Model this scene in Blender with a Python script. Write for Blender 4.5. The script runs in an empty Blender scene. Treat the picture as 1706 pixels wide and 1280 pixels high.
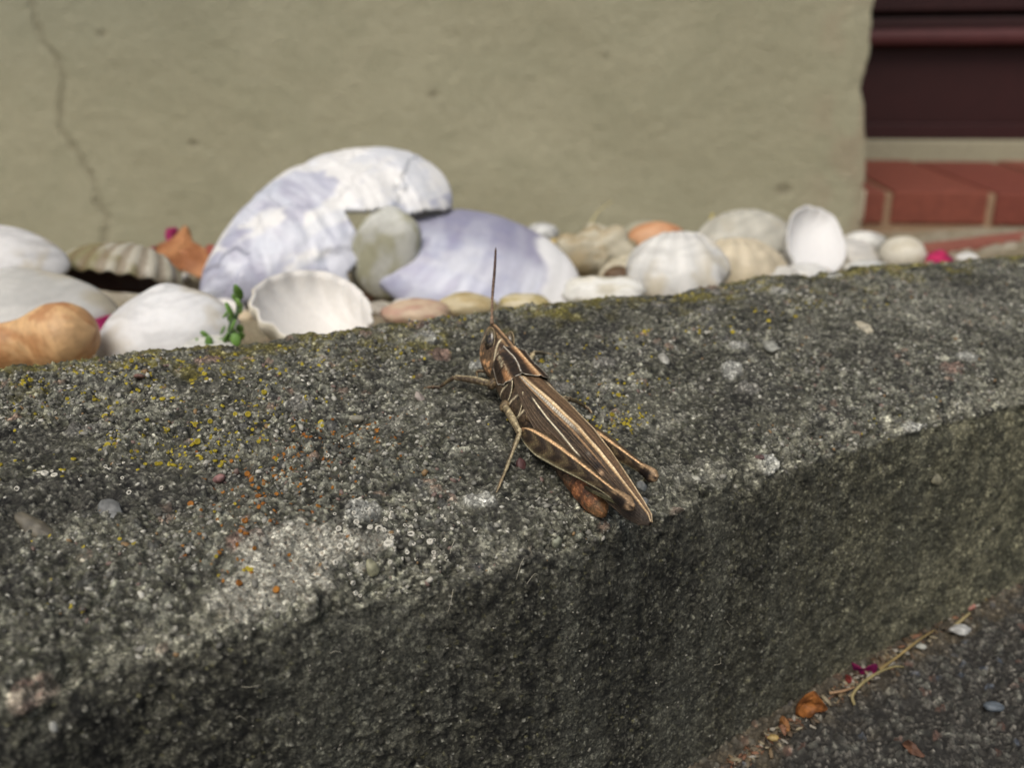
import bpy, math, random
import numpy as np
from mathutils import Vector, Matrix

random.seed(7); RNG = np.random.default_rng(11)
R = math.radians
SC = bpy.context.scene
COL = SC.collection
CAMH = 50.0                     # camera height above the paving, mm
FPX, PITCH = 1477.0, R(17.0)    # focal length in photo pixels (1706 wide), downward pitch

# ------------------------------------------------------------------ camera
cam = bpy.data.cameras.new('camera')
camo = bpy.data.objects.new('camera', cam); COL.objects.link(camo)
camo.location = (0, 0, CAMH / 1000); camo.rotation_euler = (R(90) - PITCH, 0, 0)
cam.sensor_width = 36; cam.lens = 36 * FPX / 1706
cam.clip_start = 0.004; cam.clip_end = 200
cam.dof.use_dof = True; cam.dof.focus_distance = 0.060; cam.dof.aperture_fstop = 50
SC.camera = camo
# ------------------------------------------------------------------ sky, sun, exposure
SUN_EL, SUN_AZ = 54.0, 198.0    # azimuth clockwise from +Y: behind the camera, to the left
w = bpy.data.worlds.new('World'); SC.world = w; w.use_nodes = True
nt = w.node_tree; bg = nt.nodes['Background']
sky = nt.nodes.new('ShaderNodeTexSky'); sky.sky_type = 'NISHITA'; sky.sun_disc = False
sky.sun_elevation = R(SUN_EL); sky.sun_rotation = R(SUN_AZ)
sky.air_density = 1.0; sky.dust_density = 4.5; sky.ozone_density = 0.6
nt.links.new(sky.outputs[0], bg.inputs[0]); bg.inputs[1].default_value = 0.10
sun = bpy.data.lights.new('sun', 'SUN'); sun.energy = 1.5; sun.angle = R(35); sun.color = (1, .995, .955)
suno = bpy.data.objects.new('sun', sun); COL.objects.link(suno)
suno.location = (-1, -2, 4); suno.rotation_euler = (R(90 - SUN_EL), 0, R(180 - SUN_AZ))
SC.view_settings.view_transform = 'Standard'; SC.view_settings.look = 'None'
SC.view_settings.gamma = 1; SC.view_settings.use_curve_mapping = False
SC.view_settings.exposure = 0.36

# ------------------------------------------------------------------ pixel -> direction (mm, camera at the origin)
FW = np.array([0, math.cos(PITCH), -math.sin(PITCH)]); UPV = np.array([0, math.sin(PITCH), math.cos(PITCH)]); RT = np.array([1., 0, 0])
def ray(x, y): return FW + (x - 853) / FPX * RT - (y - 640) / FPX * UPV
def atz(x, y, z): d = ray(x, y); return d * (z / d[2])
def aty(x, y, Y): d = ray(x, y); return d * (Y / d[1])
def onplane(x, y, P0, N): d = ray(x, y); return d * (np.dot(P0, N) / np.dot(d, N))
def project(P):
    P = np.asarray(P, float); dep = P @ FW
    return 853 + FPX * (P @ RT) / dep, 640 - FPX * (P @ UPV) / dep, dep

# ------------------------------------------------------------------ colour and noise
def lin(r, g, b):
    c = np.array([r, g, b], float) / 255
    return np.where(c <= .04045, c / 12.92, ((c + .055) / 1.055) ** 2.4)
def smooth(a, b, x):
    t = np.clip((x - a) / (b - a), 0, 1); return t * t * (3 - 2 * t)
def mix(a, b, t):
    t = np.asarray(t)[..., None]; return np.asarray(a) * (1 - t) + np.asarray(b) * t
def h2(i, j, s=0):
    v = np.sin(i * 127.1 + j * 311.7 + s * 74.7) * 43758.5453; return v - np.floor(v)
def vnoise(x, y, s=0):
    i, j = np.floor(x), np.floor(y); f, g = x - i, y - j
    f = f * f * f * (f * (6 * f - 15) + 10); g = g * g * g * (g * (6 * g - 15) + 10)
    return (h2(i, j, s) * (1 - f) + h2(i + 1, j, s) * f) * (1 - g) + (h2(i, j + 1, s) * (1 - f) + h2(i + 1, j + 1, s) * f) * g
def fbm(x, y, s=0, o=4):
    t = 0; a = .5
    for k in range(o):
        t = t + a * vnoise(x * 2 ** k, y * 2 ** k, s + k * 3.3); a *= .5
    return t / (1 - .5 ** o)
def vor(x, y, s=0, jit=.9):
    """F1, F2 and a random id of the nearest cell"""
    i, j = np.floor(x), np.floor(y); d1 = np.full(x.shape, 9.); d2 = np.full(x.shape, 9.); idv = np.zeros(x.shape)
    for a in (-1, 0, 1):
        for b in (-1, 0, 1):
            ci, cj = i + a, j + b
            px = ci + .5 + jit * (h2(ci, cj, s) - .5); py = cj + .5 + jit * (h2(ci, cj, s + 1.7) - .5)
            d = np.hypot(px - x, py - y); c = h2(ci, cj, s + 4.1)
            near = d < d1
            d2 = np.where(near, d1, np.minimum(d2, d)); idv = np.where(near, c, idv); d1 = np.where(near, d, d1)
    return d1, d2, idv

# ------------------------------------------------------------------ mesh helpers (mm in, metres out)
def to_world(P):
    P = np.asarray(P, float) / 1000.0; P = P.copy(); P[..., 2] += CAMH / 1000; return P
def mesh_object(name, V, F, mat, parent=None, col=None, base=None, flat=False, extra=None):
    """one mesh object; V in camera mm; base = origin of the thing in camera mm"""
    V = to_world(np.asarray(V, float).reshape(-1, 3))
    if parent is not None:
        org = np.array(parent['_org'])
    elif base is not None:
        org = to_world(np.asarray(base, float))
    else:
        lo, hi = V.min(0), V.max(0); org = np.array([(lo[0] + hi[0]) / 2, (lo[1] + hi[1]) / 2, lo[2]])
    V = V - org
    me = bpy.data.meshes.new(name)
    if isinstance(F, np.ndarray) and F.ndim == 2:
        n, k = F.shape
        me.vertices.add(len(V)); me.vertices.foreach_set('co', V.astype(np.float32).ravel())
        me.loops.add(n * k); me.loops.foreach_set('vertex_index', F.astype(np.int32).ravel())
        me.polygons.add(n); me.polygons.foreach_set('loop_start', np.arange(0, n * k, k, dtype=np.int32))
        me.polygons.foreach_set('loop_total', np.full(n, k, dtype=np.int32))
        me.update(calc_edges=True); me.validate()
    else:
        me.from_pydata([tuple(v) for v in V], [], [tuple(int(q) for q in f) for f in F]); me.update()
    if not flat:
        me.polygons.foreach_set('use_smooth', [True] * len(me.polygons))
    if col is not None:
        c = np.ones((len(V), 4), np.float32); c[:, :3] = np.clip(np.broadcast_to(col, (len(V), 3)), 0, 1)
        at = me.color_attributes.new('Col', 'FLOAT_COLOR', 'POINT'); at.data.foreach_set('color', c.ravel())
    if extra is not None:
        at = me.attributes.new('Gloss', 'FLOAT', 'POINT'); at.data.foreach_set('value', np.asarray(extra, np.float32).ravel())
    o = bpy.data.objects.new(name, me); COL.objects.link(o)
    me.materials.append(mat)
    if parent is not None: o.parent = parent
    else: o.location = org
    o['_org'] = [float(q) for q in (org if parent is None else np.array(parent['_org']))]
    return o
def tag(o, label, cat, group=None):
    o['label'] = label; o['category'] = cat
    if group: o['group'] = group
    return o
def empty(name, base, label, cat, group=None):
    o = bpy.data.objects.new(name, None); COL.objects.link(o); org = to_world(np.asarray(base, float))
    o.empty_display_size = .005; o.location = org; o['_org'] = [float(q) for q in org]
    return tag(o, label, cat, group)
def grid_faces(m, k, wrap=False):
    i = np.arange(m - 1)[:, None]; j = np.arange(k if wrap else k - 1)[None, :]; j2 = (j + 1) % k
    return np.stack([i * k + j, i * k + j2, (i + 1) * k + j2, (i + 1) * k + j], -1).reshape(-1, 4)
def loft(rings):
    """closed rings (m,k,3) -> verts, faces with fan caps"""
    rings = np.asarray(rings, float); m, k, _ = rings.shape
    V = rings.reshape(-1, 3); F = [tuple(f) for f in grid_faces(m, k, True)]
    c0, c1 = len(V), len(V) + 1; V = np.vstack([V, rings[0].mean(0), rings[-1].mean(0)])
    for j in range(k):
        F.append((c0, (j + 1) % k, j)); F.append((c1, (m - 1) * k + j, (m - 1) * k + (j + 1) % k))
    return V, F
def catmull(P, n):
    P = np.asarray(P, float); P = np.vstack([2 * P[0] - P[1], P, 2 * P[-1] - P[-2]]); out = []
    seg = len(P) - 3
    for t in np.linspace(0, seg, n):
        i = min(int(t), seg - 1); f = t - i; a, b, c, d = P[i:i + 4]
        out.append(.5 * (2 * b + (c - a) * f + (2 * a - 5 * b + 4 * c - d) * f * f + (3 * b - 3 * c + d - a) * f ** 3))
    return np.array(out)
def tube(P, rad, k=10, flatv=None):
    """tube along points P with radii"""
    P = np.asarray(P, float); rad = np.broadcast_to(rad, (len(P),)); T = np.gradient(P, axis=0); T /= np.linalg.norm(T, axis=1)[:, None]
    up = np.array([.13, .2, 1.]) if abs(T[:, 2]).max() < .93 else np.array([1., .2, .1]); rings = []
    for p, t, r in zip(P, T, rad):
        x = np.cross(up, t); x /= np.linalg.norm(x); y = np.cross(t, x)
        a = np.linspace(0, 2 * np.pi, k, endpoint=False)
        rings.append(p + r * (np.cos(a)[:, None] * x + np.sin(a)[:, None] * y * (flatv or 1)))
    return loft(rings)
def icos(sub=2):
    import bmesh
    bm = bmesh.new(); bmesh.ops.create_icosphere(bm, subdivisions=sub, radius=1)
    V = np.array([v.co[:] for v in bm.verts]); F = np.array([[v.index for v in f.verts] for f in bm.faces]); bm.free(); return V, F
ICO = {s: icos(s) for s in (1, 2, 3, 4)}
def basis(N, roll=0, ref=(0, 0, 1)):
    z = np.asarray(N, float); z = z / np.linalg.norm(z); r = np.asarray(ref, float)
    y = r - z * (r @ z)
    if np.linalg.norm(y) < 1e-3: y = np.array([0, 1., 0]) - z * z[1]
    y /= np.linalg.norm(y); x = np.cross(y, z); c, s = math.cos(roll), math.sin(roll)
    return np.stack([c * x + s * y, c * y - s * x, z])           # rows: x, y, z axes
def box(x0, x1, y0, y1, z0, z1, bev=0):
    """bevelled box, local coordinates"""
    import bmesh
    bm = bmesh.new(); bmesh.ops.create_cube(bm, size=1)
    for v in bm.verts:
        v.co = ((x0 + x1) / 2 + v.co.x * (x1 - x0), (y0 + y1) / 2 + v.co.y * (y1 - y0), (z0 + z1) / 2 + v.co.z * (z1 - z0))
    if bev: bmesh.ops.bevel(bm, geom=list(bm.edges), offset=bev, segments=2, affect='EDGES', profile=.6)
    bm.verts.index_update(); V = np.array([v.co[:] for v in bm.verts]); F = [[v.index for v in f.verts] for f in bm.faces]; bm.free()
    return V, F

# ------------------------------------------------------------------ materials
def material(name, rough=.8, spec=.3, noise=None, bump=None, col=None, attr=True, sss=0, coat=0, gloss=False, speck=None):
    """noise = (scale per metre, amount); bump = (scale, distance m)"""
    m = bpy.data.materials.new(name); m.use_nodes = True; n = m.node_tree.nodes; l = m.node_tree.links
    b = n['Principled BSDF']; b.inputs['Roughness'].default_value = rough; b.inputs['Specular IOR Level'].default_value = spec
    if coat: b.inputs['Coat Weight'].default_value = coat; b.inputs['Coat Roughness'].default_value = .25
    if attr:
        a = n.new('ShaderNodeAttribute'); a.attribute_name = 'Col'; src = a.outputs['Color']
    else:
        a = n.new('ShaderNodeRGB'); a.outputs[0].default_value = (*col, 1); src = a.outputs[0]
    tc = n.new('ShaderNodeTexCoord')
    if noise:
        t = n.new('ShaderNodeTexNoise'); t.inputs['Scale'].default_value = noise[0]; t.inputs['Detail'].default_value = 5; t.inputs['Roughness'].default_value = .65
        l.new(tc.outputs['Object'], t.inputs['Vector'])
        mr = n.new('ShaderNodeMapRange'); mr.inputs[1].default_value = .25 if noise[1] < .5 else .36; mr.inputs[2].default_value = .75 if noise[1] < .5 else .66
        mr.inputs[3].default_value = 1 - noise[1]; mr.inputs[4].default_value = 1 + noise[1]
        l.new(t.outputs['Fac'], mr.inputs[0])
        mx = n.new('ShaderNodeVectorMath'); mx.operation = 'SCALE'; l.new(src, mx.inputs[0]); l.new(mr.outputs[0], mx.inputs['Scale']); src = mx.outputs[0]
    for sc_, lo_, hi_, pw_ in (speck or ()):                    # salt and pepper of single sand grains
        v = n.new('ShaderNodeTexVoronoi'); v.inputs['Scale'].default_value = sc_; l.new(tc.outputs['Object'], v.inputs['Vector'])
        sp = n.new('ShaderNodeSeparateColor'); l.new(v.outputs['Color'], sp.inputs[0])
        pw = n.new('ShaderNodeMath'); pw.operation = 'POWER'; pw.inputs[1].default_value = pw_; l.new(sp.outputs[0], pw.inputs[0])
        ma = n.new('ShaderNodeMath'); ma.operation = 'MULTIPLY_ADD'; ma.inputs[1].default_value = hi_ - lo_; ma.inputs[2].default_value = lo_; l.new(pw.outputs[0], ma.inputs[0])
        mx = n.new('ShaderNodeVectorMath'); mx.operation = 'SCALE'; l.new(src, mx.inputs[0]); l.new(ma.outputs[0], mx.inputs['Scale']); src = mx.outputs[0]
    l.new(src, b.inputs['Base Color'])
    if gloss:
        g = n.new('ShaderNodeAttribute'); g.attribute_name = 'Gloss'; l.new(g.outputs['Fac'], b.inputs['Roughness'])
    if bump:
        t2 = n.new('ShaderNodeTexNoise'); t2.inputs['Scale'].default_value = bump[0]; t2.inputs['Detail'].default_value = 4
        l.new(tc.outputs['Object'], t2.inputs['Vector'])
        bp = n.new('ShaderNodeBump'); bp.inputs['Strength'].default_value = 1; bp.inputs['Distance'].default_value = bump[1]
        l.new(t2.outputs['Fac'], bp.inputs['Height']); l.new(bp.outputs[0], b.inputs['Normal'])
    if sss:
        b.inputs['Subsurface Weight'].default_value = sss; b.inputs['Subsurface Radius'].default_value = (1, .8, .6); b.inputs['Subsurface Scale'].default_value = .0008
    return m
M = dict(
    concrete=material('concrete', .8, .35, (5200, .55), (8000, .00007), gloss=True, speck=((5200, .70, 2.0, 4), (2300, .78, 1.65, 4))),
    paving=material('paving', .85, .3, (6000, .35), (8000, .00006), speck=((3600, .7, 2.1, 4),)),
    grain=material('grain', .6, .4, (4000, .25)),
    plaster=material('plaster', .92, .2, (420, .12), (500, .0022)),
    brick=material('brick', .75, .3, (150, .25), (900, .0008), col=None),
    mortar=material('mortar', .95, .1, (300, .2), (700, .001)),
    door=material('door_paint', .55, .25, (60, .15), (400, .0002)),
    shell=material('shell', .5, .4, (1500, .06), (2500, .00006), sss=.12),
    nacre=material('nacre', .38, .5, (900, .08), (1200, .00008)),
    pebble=material('pebble', .55, .4, (700, .12), (1500, .0001)),
    petal=material('petal', .55, .3, (1500, .15), sss=.2),
    leaf=material('dry_leaf', .65, .3, (1500, .25), (2500, .0001)),
    plant=material('plant', .5, .4, (3000, .2)),
    lichen=material('lichen', .75, .25, (14000, .2)),
    chitin=material('chitin', .55, .3, (7000, .25), (12000, .00003), speck=((9500, .74, 1.6, 2.5),)),
    wing=material('wing', .5, .35, (6000, .25), (14000, .00002), speck=((9500, .82, 1.4, 2.5),)),
    eye=material('eye', .22, .6, (9000, .35)),
    soil=material('soil', .95, .1, (900, .35), (1200, .0006)),
)

# ================================================================== KERB
ANG = R(30); KU = np.array([math.cos(ANG), math.sin(ANG), 0]); KN = np.array([-math.sin(ANG), math.cos(ANG), 0])
ZG = -CAMH                                   # paving level
def nfront(s):
    xs = [-300, -40, -3, 3, 8, 19, 25, 29, 38, 51, 65, 84, 110, 150, 700]; ys = [41, 41.5, 42.3, 43.6, 43.2, 43.2, 42.8, 43.0, 44.3, 45.6, 46.6, 46.3, 46.8, 47, 47]
    return np.interp(s, xs, ys)
def nback(s):
    return np.interp(s, [-300, -1, 20, 60, 96, 122, 160, 700], [77, 77.2, 76.6, 76, 75.6, 73.4, 74, 74])
def ground_z(s): return np.interp(s, [-200, 40, 100, 300], [ZG - 1, ZG - 1, ZG + 2, ZG + 3])
ARC = 2.6
def profile():
    """(kind, value, weight) samples up the front, over the top, down the back"""
    pts = []
    for z in np.linspace(-58, -28.2, 190): pts.append(('f', z))
    for a in np.linspace(0, 1, 34)[1:-1]: pts.append(('a', a))
    for q in np.linspace(.035, .97, 300): pts.append(('t', q))
    for a in np.linspace(0, 1, 14)[1:]: pts.append(('b', a))
    for z in np.linspace(-26, -60, 14): pts.append(('k', z))
    return pts
def ztop(q): return -25.3 + 6.1 * (1 - (1 - np.clip(q, 0, 1)) ** 1.75)
def kerb_base(s, n):                         # smooth height of the top
    return ztop((n - nfront(s)) / (nback(s) - nfront(s)))
near = np.concatenate([np.linspace(-300, -30, 40)[:-1], np.linspace(-30, -8, 90)[:-1],
                       -8 + 138 * (np.linspace(0, 1, 980) ** 1.25), np.linspace(130, 170, 60)[1:], np.linspace(170, 700, 60)[1:]])
PR = profile(); S2 = near[:, None]; m_, k_ = len(near), len(PR)
NN = np.zeros((m_, k_)); ZZ = np.zeros((m_, k_)); nf_, nb_ = nfront(near), nback(near)
wide = nb_ - nf_
for j, (kd, v) in enumerate(PR):
    zt0 = ztop(.035); bat = .035
    if kd == 'f': NN[:, j] = nf_ - 1.0 - (v + 28.2) * 0.03; ZZ[:, j] = v
    elif kd == 'a':
        p0 = np.array([-1.0, -28.2]); p1 = np.array([-.95, -26.0]); p2 = np.array([.035 * 33, zt0])
        b = (1 - v) ** 2 * p0 + 2 * v * (1 - v) * p1 + v * v * p2
        NN[:, j] = nf_ + b[0]; ZZ[:, j] = b[1]
    elif kd == 't': NN[:, j] = nf_ + v * wide; ZZ[:, j] = ztop(v)
    elif kd == 'b':
        b0 = np.array([-.03 * 33, ztop(.97)]); b1 = np.array([3.2, -19.0]); b2 = np.array([4.0, -24.0])
        b = (1 - v) ** 2 * b0 + 2 * v * (1 - v) * b1 + v * v * b2
        NN[:, j] = nb_ + b[0]; ZZ[:, j] = b[1]
    else: NN[:, j] = nb_ + 4.0 + (-24 - v) * .02; ZZ[:, j] = v
dn = np.gradient(NN, axis=1); dz = np.gradient(ZZ, axis=1); ln = np.hypot(dn, dz) + 1e-9
Nn, Nz = -dz / ln, dn / ln                  # outward normal in (n,z)
arc = np.cumsum(ln, axis=1) - ln[:, :1]     # unrolled coordinate
kinds = np.array([p[0] for p in PR]); istop = np.where(kinds == 'f', 0., 1.); 
arr_v = np.array([(1 - abs(smooth(0, 1, float(p[1])) * 2 - 1)) if p[0] == 'a' else 0 for p in PR])
ft = np.ones((m_, 1)) * istop[None, :]
# soft border between the face and the top near the arris, wandering
zrel = np.where(ft > .5, 9, ZZ + 28.2)
wand = (fbm(S2 / 2.2 + 0 * NN, arc / 9, 5) - .5) * 1.3
topm = smooth(-.5, .5, np.where(kinds[None, :] == 'f', ZZ + 27.6, np.where(kinds[None, :] == 'a', .9 + 2 * (ZZ + 26.4), 9)) + wand)
SX = S2 + 0 * NN
# relief
low = (fbm(SX / 9, arc / 9, 1) - .5) * (.7 + .8 * topm) + (fbm(SX / 3.2, arc / 3.2, 2) - .5) * (.15 + .6 * topm)
edge_w = np.exp(-((arc - (arc[:, (kinds == 'a').argmax() + 16])[:, None]) / 2.6) ** 2)
chip = -np.maximum(0, fbm(SX / 3.5, arc / 5, 9) - .52) * 2.6 * edge_w - np.maximum(0, fbm(SX / 1.3, arc / 1.6, 19) - .55) * 2.2 * edge_w
WX1, WY1 = (vnoise(SX * 2.6, arc * 2.6, 4) - .5) * .55, (vnoise(SX * 2.6, arc * 2.6, 14) - .5) * .55
g1, g1b, id1 = vor(SX / .95 + WX1, arc / .85 + WY1, 1)       # coarse sand
g2, g2b, id2 = vor(SX / .44 + WX1 * .8, arc / .40 + WY1 * .8, 2)
g3, g3b, id3 = vor(SX / .27 + WX1 * .5, arc / .27 + WY1 * .5, 3)
g4, g4b, id4 = vor(SX / 3.6, arc / 3.0, 8)                                                     # rare large stones
patch = fbm(SX / 6.5, arc / 6.5, 30)                                                           # where the grain stands free
free = smooth(.36, .60, patch)
big = ((id4 > .90) * smooth(.36, .26, g4)) * topm
c1 = (id1 > .62) * smooth(.50, .34, g1) * free * topm
c2 = (id2 > .50) * smooth(.52, .34, g2) * (.35 + .65 * free) * topm
c3 = (id3 > .45) * smooth(.55, .3, g3)
relief = low + chip + .20 * c1 * np.sqrt(np.clip(1 - (g1 / .55) ** 2, 0, 1)) + .14 * c2 * np.sqrt(np.clip(1 - (g2 / .6) ** 2, 0, 1)) \
    + .085 * c3 + .3 * big + (fbm(SX / .42, arc / .42, 40) - .5) * (.09 + .32 * topm) + (vnoise(SX / .16, arc / .16, 44) - .5) * .09
pit = smooth(.66, .78, vnoise(SX / .8, arc / .8, 51)) * (.10 + .15 * topm)
relief = relief - pit
relief = np.where(kinds[None, :] == 'k', 0, relief) * np.where((SX < -60) | (SX > 200), .4, 1)
KV = KU * SX[..., None] + KN * (NN + Nn * relief)[..., None]; KV[..., 2] = ZZ + Nz * relief
def hitpx(c, r=1.): pass
# colour
cm = lin(58, 58, 48); cd = lin(23, 23, 19)
col = mix(cd, cm, smooth(.25, .7, fbm(SX / .45, arc / .45, 60, 3)))
col = mix(col, lin(92, 91, 80), smooth(.5, .75, fbm(SX / 2.6, arc / 2.6, 61)) * .75)
col = mix(col, lin(40, 39, 38), smooth(.52, .72, fbm(SX / 5, arc / 5, 62)) * .7)
gcol2 = mix(lin(72, 73, 64), lin(150, 149, 134), h2(id2 * 917, 1) ** 2.2)
col = mix(col, gcol2, c2 * .8)
gcol3 = mix(lin(70, 68, 62), lin(168, 166, 156), h2(id3 * 731, 2) ** 3)
col = mix(col, gcol3, c3 * .62 * (.4 + .6 * topm))
t1 = h2(id1 * 533, 3); gcol1 = mix(lin(78, 79, 71), lin(156, 155, 141), t1 ** 2)
gcol1 = np.where((t1 > .93)[..., None], lin(122, 104, 92), gcol1); gcol1 = np.where((t1 < .1)[..., None], lin(62, 62, 60), gcol1)
col = mix(col, gcol1, c1 * .85)
t4 = h2(id4 * 311, 4); gcol4 = np.where((t4 > .7)[..., None], lin(112, 92, 84), np.where((t4 < .4)[..., None], lin(150, 150, 146), lin(110, 108, 104)))
col = mix(col, gcol4, big * .8)
# greyer, cleaner stone towards the worn front edge, pale on the arris itself
band_ = np.exp(-np.maximum(0, arc - (arc[:, (kinds == 'a').argmax() + 16])[:, None]) / 4.5) * topm; col = mix(col, col * 1.35 + lin(46, 46, 42) * .35, band_ * smooth(.3, .6, fbm(SX / 4, arc / 4, 76)) * .8)
arris = np.exp(-((arc - (arc[:, (kinds == 'a').argmax() + 20])[:, None]) / 1.3) ** 2) * smooth(.40, .62, fbm(SX / 2.0, arc / 2, 70))
col = mix(col, lin(142, 140, 126), arris * .55 * smooth(.35, .55, fbm(SX / .5, arc / .5, 71)))
# front face: dark algae film, finer sand
fcol = mix(lin(29, 29, 25), lin(70, 69, 60), smooth(.3, .7, fbm(SX / .55, arc / .55, 80))); fcol = mix(fcol, lin(23, 23, 20), smooth(.5, .7, fbm(SX / 4, arc / 4, 85)) * .5)
fcol = mix(fcol, lin(92, 90, 82), c3 * .6 * (h2(id3 * 99, 7) > .45))
fcol = mix(fcol, lin(150, 148, 138), ((id3 > .972) * smooth(.5, .3, g3)) * .8)
fcol = mix(fcol, lin(98, 95, 70), ((id3 < .035) * smooth(.5, .3, g3)) * .8)
streak = smooth(.50, .72, fbm(SX / 2.4, arc / 14, 81)); fcol = mix(fcol, lin(84, 84, 76), streak * .5)
fcol = mix(fcol, mix(lin(84, 83, 68), lin(122, 119, 98), smooth(.35, .65, fbm(SX / 1.5, arc / 1.5, 84))), smooth(32, 88, SX) * .75)
fcol = mix(fcol, lin(92, 92, 44), smooth(78, 120, SX) * smooth(.42, .7, fbm(SX / 5, arc / 5, 83)) * .6)
col = mix(fcol, col, topm)
# moss film on the back crest and far right
q_ = np.clip((NN - nf_[:, None]) / wide[:, None], 0, 1.4) * ft
moss = smooth(.72, 1.0, q_ + (fbm(SX / 3, arc / 3, 90) - .5) * .5) * smooth(.42, .62, fbm(SX / 1.6, arc / 1.2, 91))
col = mix(col, lin(112, 104, 40), moss * .62)
# white areolate crust
cr_c = np.array([500., 930.]); KPX, KPY, KDEP = project(KV.reshape(-1, 3)); KPX = KPX.reshape(m_, k_); KPY = KPY.reshape(m_, k_)
def kfind(px, py, top=True):
    """the kerb vertex seen at a photo pixel"""
    d = (KPX - px) ** 2 + (KPY - py) ** 2 + np.where(kinds[None, :] == 'k', 1e9, 0) + np.where(kinds[None, :] == 'b', 50, 0)
    i = np.unravel_index(np.argmin(d), d.shape); return i
def crust(px, py, rad, seed):
    i = kfind(px, py); s0, a0 = near[i[0]], arc[i]
    d = np.hypot((SX - s0) / rad[0], (arc - a0) / rad[1]) + (fbm(SX / 1.2, arc / 1.2, seed) - .5) * 1.3
    return smooth(1.05, .8, d)
crm = np.maximum(crust(505, 925, (3.4, 2.5), 100), np.maximum(crust(430, 985, (2.6, 1.4), 101) * .8, crust(620, 905, (1.5, .9), 102) * .7))
a1, a1b, aid = vor(SX / .42, arc / .38, 12)
ccol = mix(lin(122, 120, 110), lin(170, 168, 158), h2(aid * 77, 5) * .9); ccol = mix(ccol, lin(176, 174, 166), smooth(.16, .05, np.abs(a1b - a1 - .16)) * .5)
ccol = mix(ccol, lin(110, 96, 82), smooth(.07, .0, a1b - a1))
col = mix(col, ccol, crm * .9)
pale = np.clip(sum(crust(x, y, r, 110 + k) * a for k, (x, y, r, a) in enumerate([(700, 690, (4.5, 2.2), .5), (1010, 640, (4, 2), .5), (1080, 700, (4, 2.5), .35), (1150, 790, (4, 1.4), .25),
        (560, 600, (3, 1.0), .3), (300, 655, (4, .8), .35), (760, 830, (3, 2), .25), (1600, 520, (12, 5), .3), (1380, 560, (8, 3), .3)])), 0, 1)
col = mix(col, lin(158, 156, 146), pale * smooth(.40, .62, fbm(SX / .7, arc / .7, 120)) * .85)
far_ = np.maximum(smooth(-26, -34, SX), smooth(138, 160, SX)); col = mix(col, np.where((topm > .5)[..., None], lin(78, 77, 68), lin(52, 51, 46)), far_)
col = col * np.array([1.0, .995, .93])
gl = np.clip(.88 - .3 * c1 - .22 * c2 * topm - .15 * c3, .5, .95)
KF = grid_faces(m_, k_)
kerb = mesh_object('kerb_stone', KV.reshape(-1, 3), KF[:, ::-1].copy(), M['concrete'], col=col.reshape(-1, 3), extra=gl.ravel())
tag(kerb, 'weathered dark grey concrete kerb stone with lichen specks, worn pale along its front edge', 'kerb')
dS = np.gradient(KV, axis=0); dA = np.gradient(KV, axis=1); KNRM = np.cross(dS, dA); KNRM /= np.linalg.norm(KNRM, axis=-1)[..., None]
if KNRM[m_ // 2, k_ // 2, 2] < 0: KNRM = -KNRM
def khit(px, py): i = kfind(px, py); return KV[i].copy(), KNRM[i].copy()
def ksurf(P):
    """height of the kerb surface under a point"""
    s, n = P[:2] @ KU[:2], P[:2] @ KN[:2]; i = np.argmin(np.abs(near - s)); j = np.argmin(np.abs((NN + Nn * relief)[i] - n) + np.where(np.isin(kinds, ['f', 'k']), 99, 0)); return KV[i, j]

# small cup lichens, rings and loose grains that stand on the stone
def scatter(name, label_mat, P, N, shape, sizes, cols, squash=None, parent=kerb):
    Vs, F = shape; n = len(P); allV = []; 
    for p, nn, sz in zip(P, N, sizes):
        B = basis(nn + RNG.normal(0, .12, 3), RNG.uniform(0, 6.28)); allV.append(p + (Vs * sz) @ B)
    V = np.vstack(allV); k = len(Vs); F = np.asarray(F); FF = (F[None] + (np.arange(n) * k)[:, None, None]).reshape(-1, F.shape[1])
    cc = np.repeat(np.asarray(cols), k, axis=0)
    if squash is not None: cc = cc * np.tile(squash, n)[:, None]
    o = mesh_object(name, V, FF, label_mat, parent=parent, col=cc); o['kind'] = 'stuff'; return o
def cup(k=9, ring=False):
    rr = [(.0, .34), (.55, .36), (.82, .52), (1.0, .40), (.9, -.3)] if not ring else [(0, .14), (.52, .16), (.68, .55), (1.0, .48), (1.0, -.3)]
    V = []; 
    for r, z in rr:
        for a in range(k): t = 2 * math.pi * a / k; V.append((max(r, .02) * math.cos(t), max(r, .02) * math.sin(t), z))
    F = grid_faces(len(rr), k, True); return np.array(V), F
CUP = cup(); RING = cup(12, True)
def pick(n, centres, kindset=('t', 'a')):
    """random kerb vertices near given photo points: (px,py, rs, ra, weight)"""
    P, N = [], []
    ws = np.array([c[4] for c in centres], float); ws /= ws.sum()
    for c in RNG.choice(len(centres), n, p=ws):
        x, y, rs, ra, _ = centres[c]; i0 = centre_idx[(x, y)] if (x, y) in centre_idx else centre_idx.setdefault((x, y), kfind(x, y))
        s = near[i0[0]] + RNG.normal(0, rs); i = np.argmin(np.abs(near - s)); a = arc[i0] + RNG.normal(0, ra); j = np.argmin(np.abs(arc[i] - a))
        if kinds[j] in ('k',): continue
        P.append(KV[i, j]); N.append(KNRM[i, j])
    return np.array(P), np.array(N)
centre_idx = {}
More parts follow.
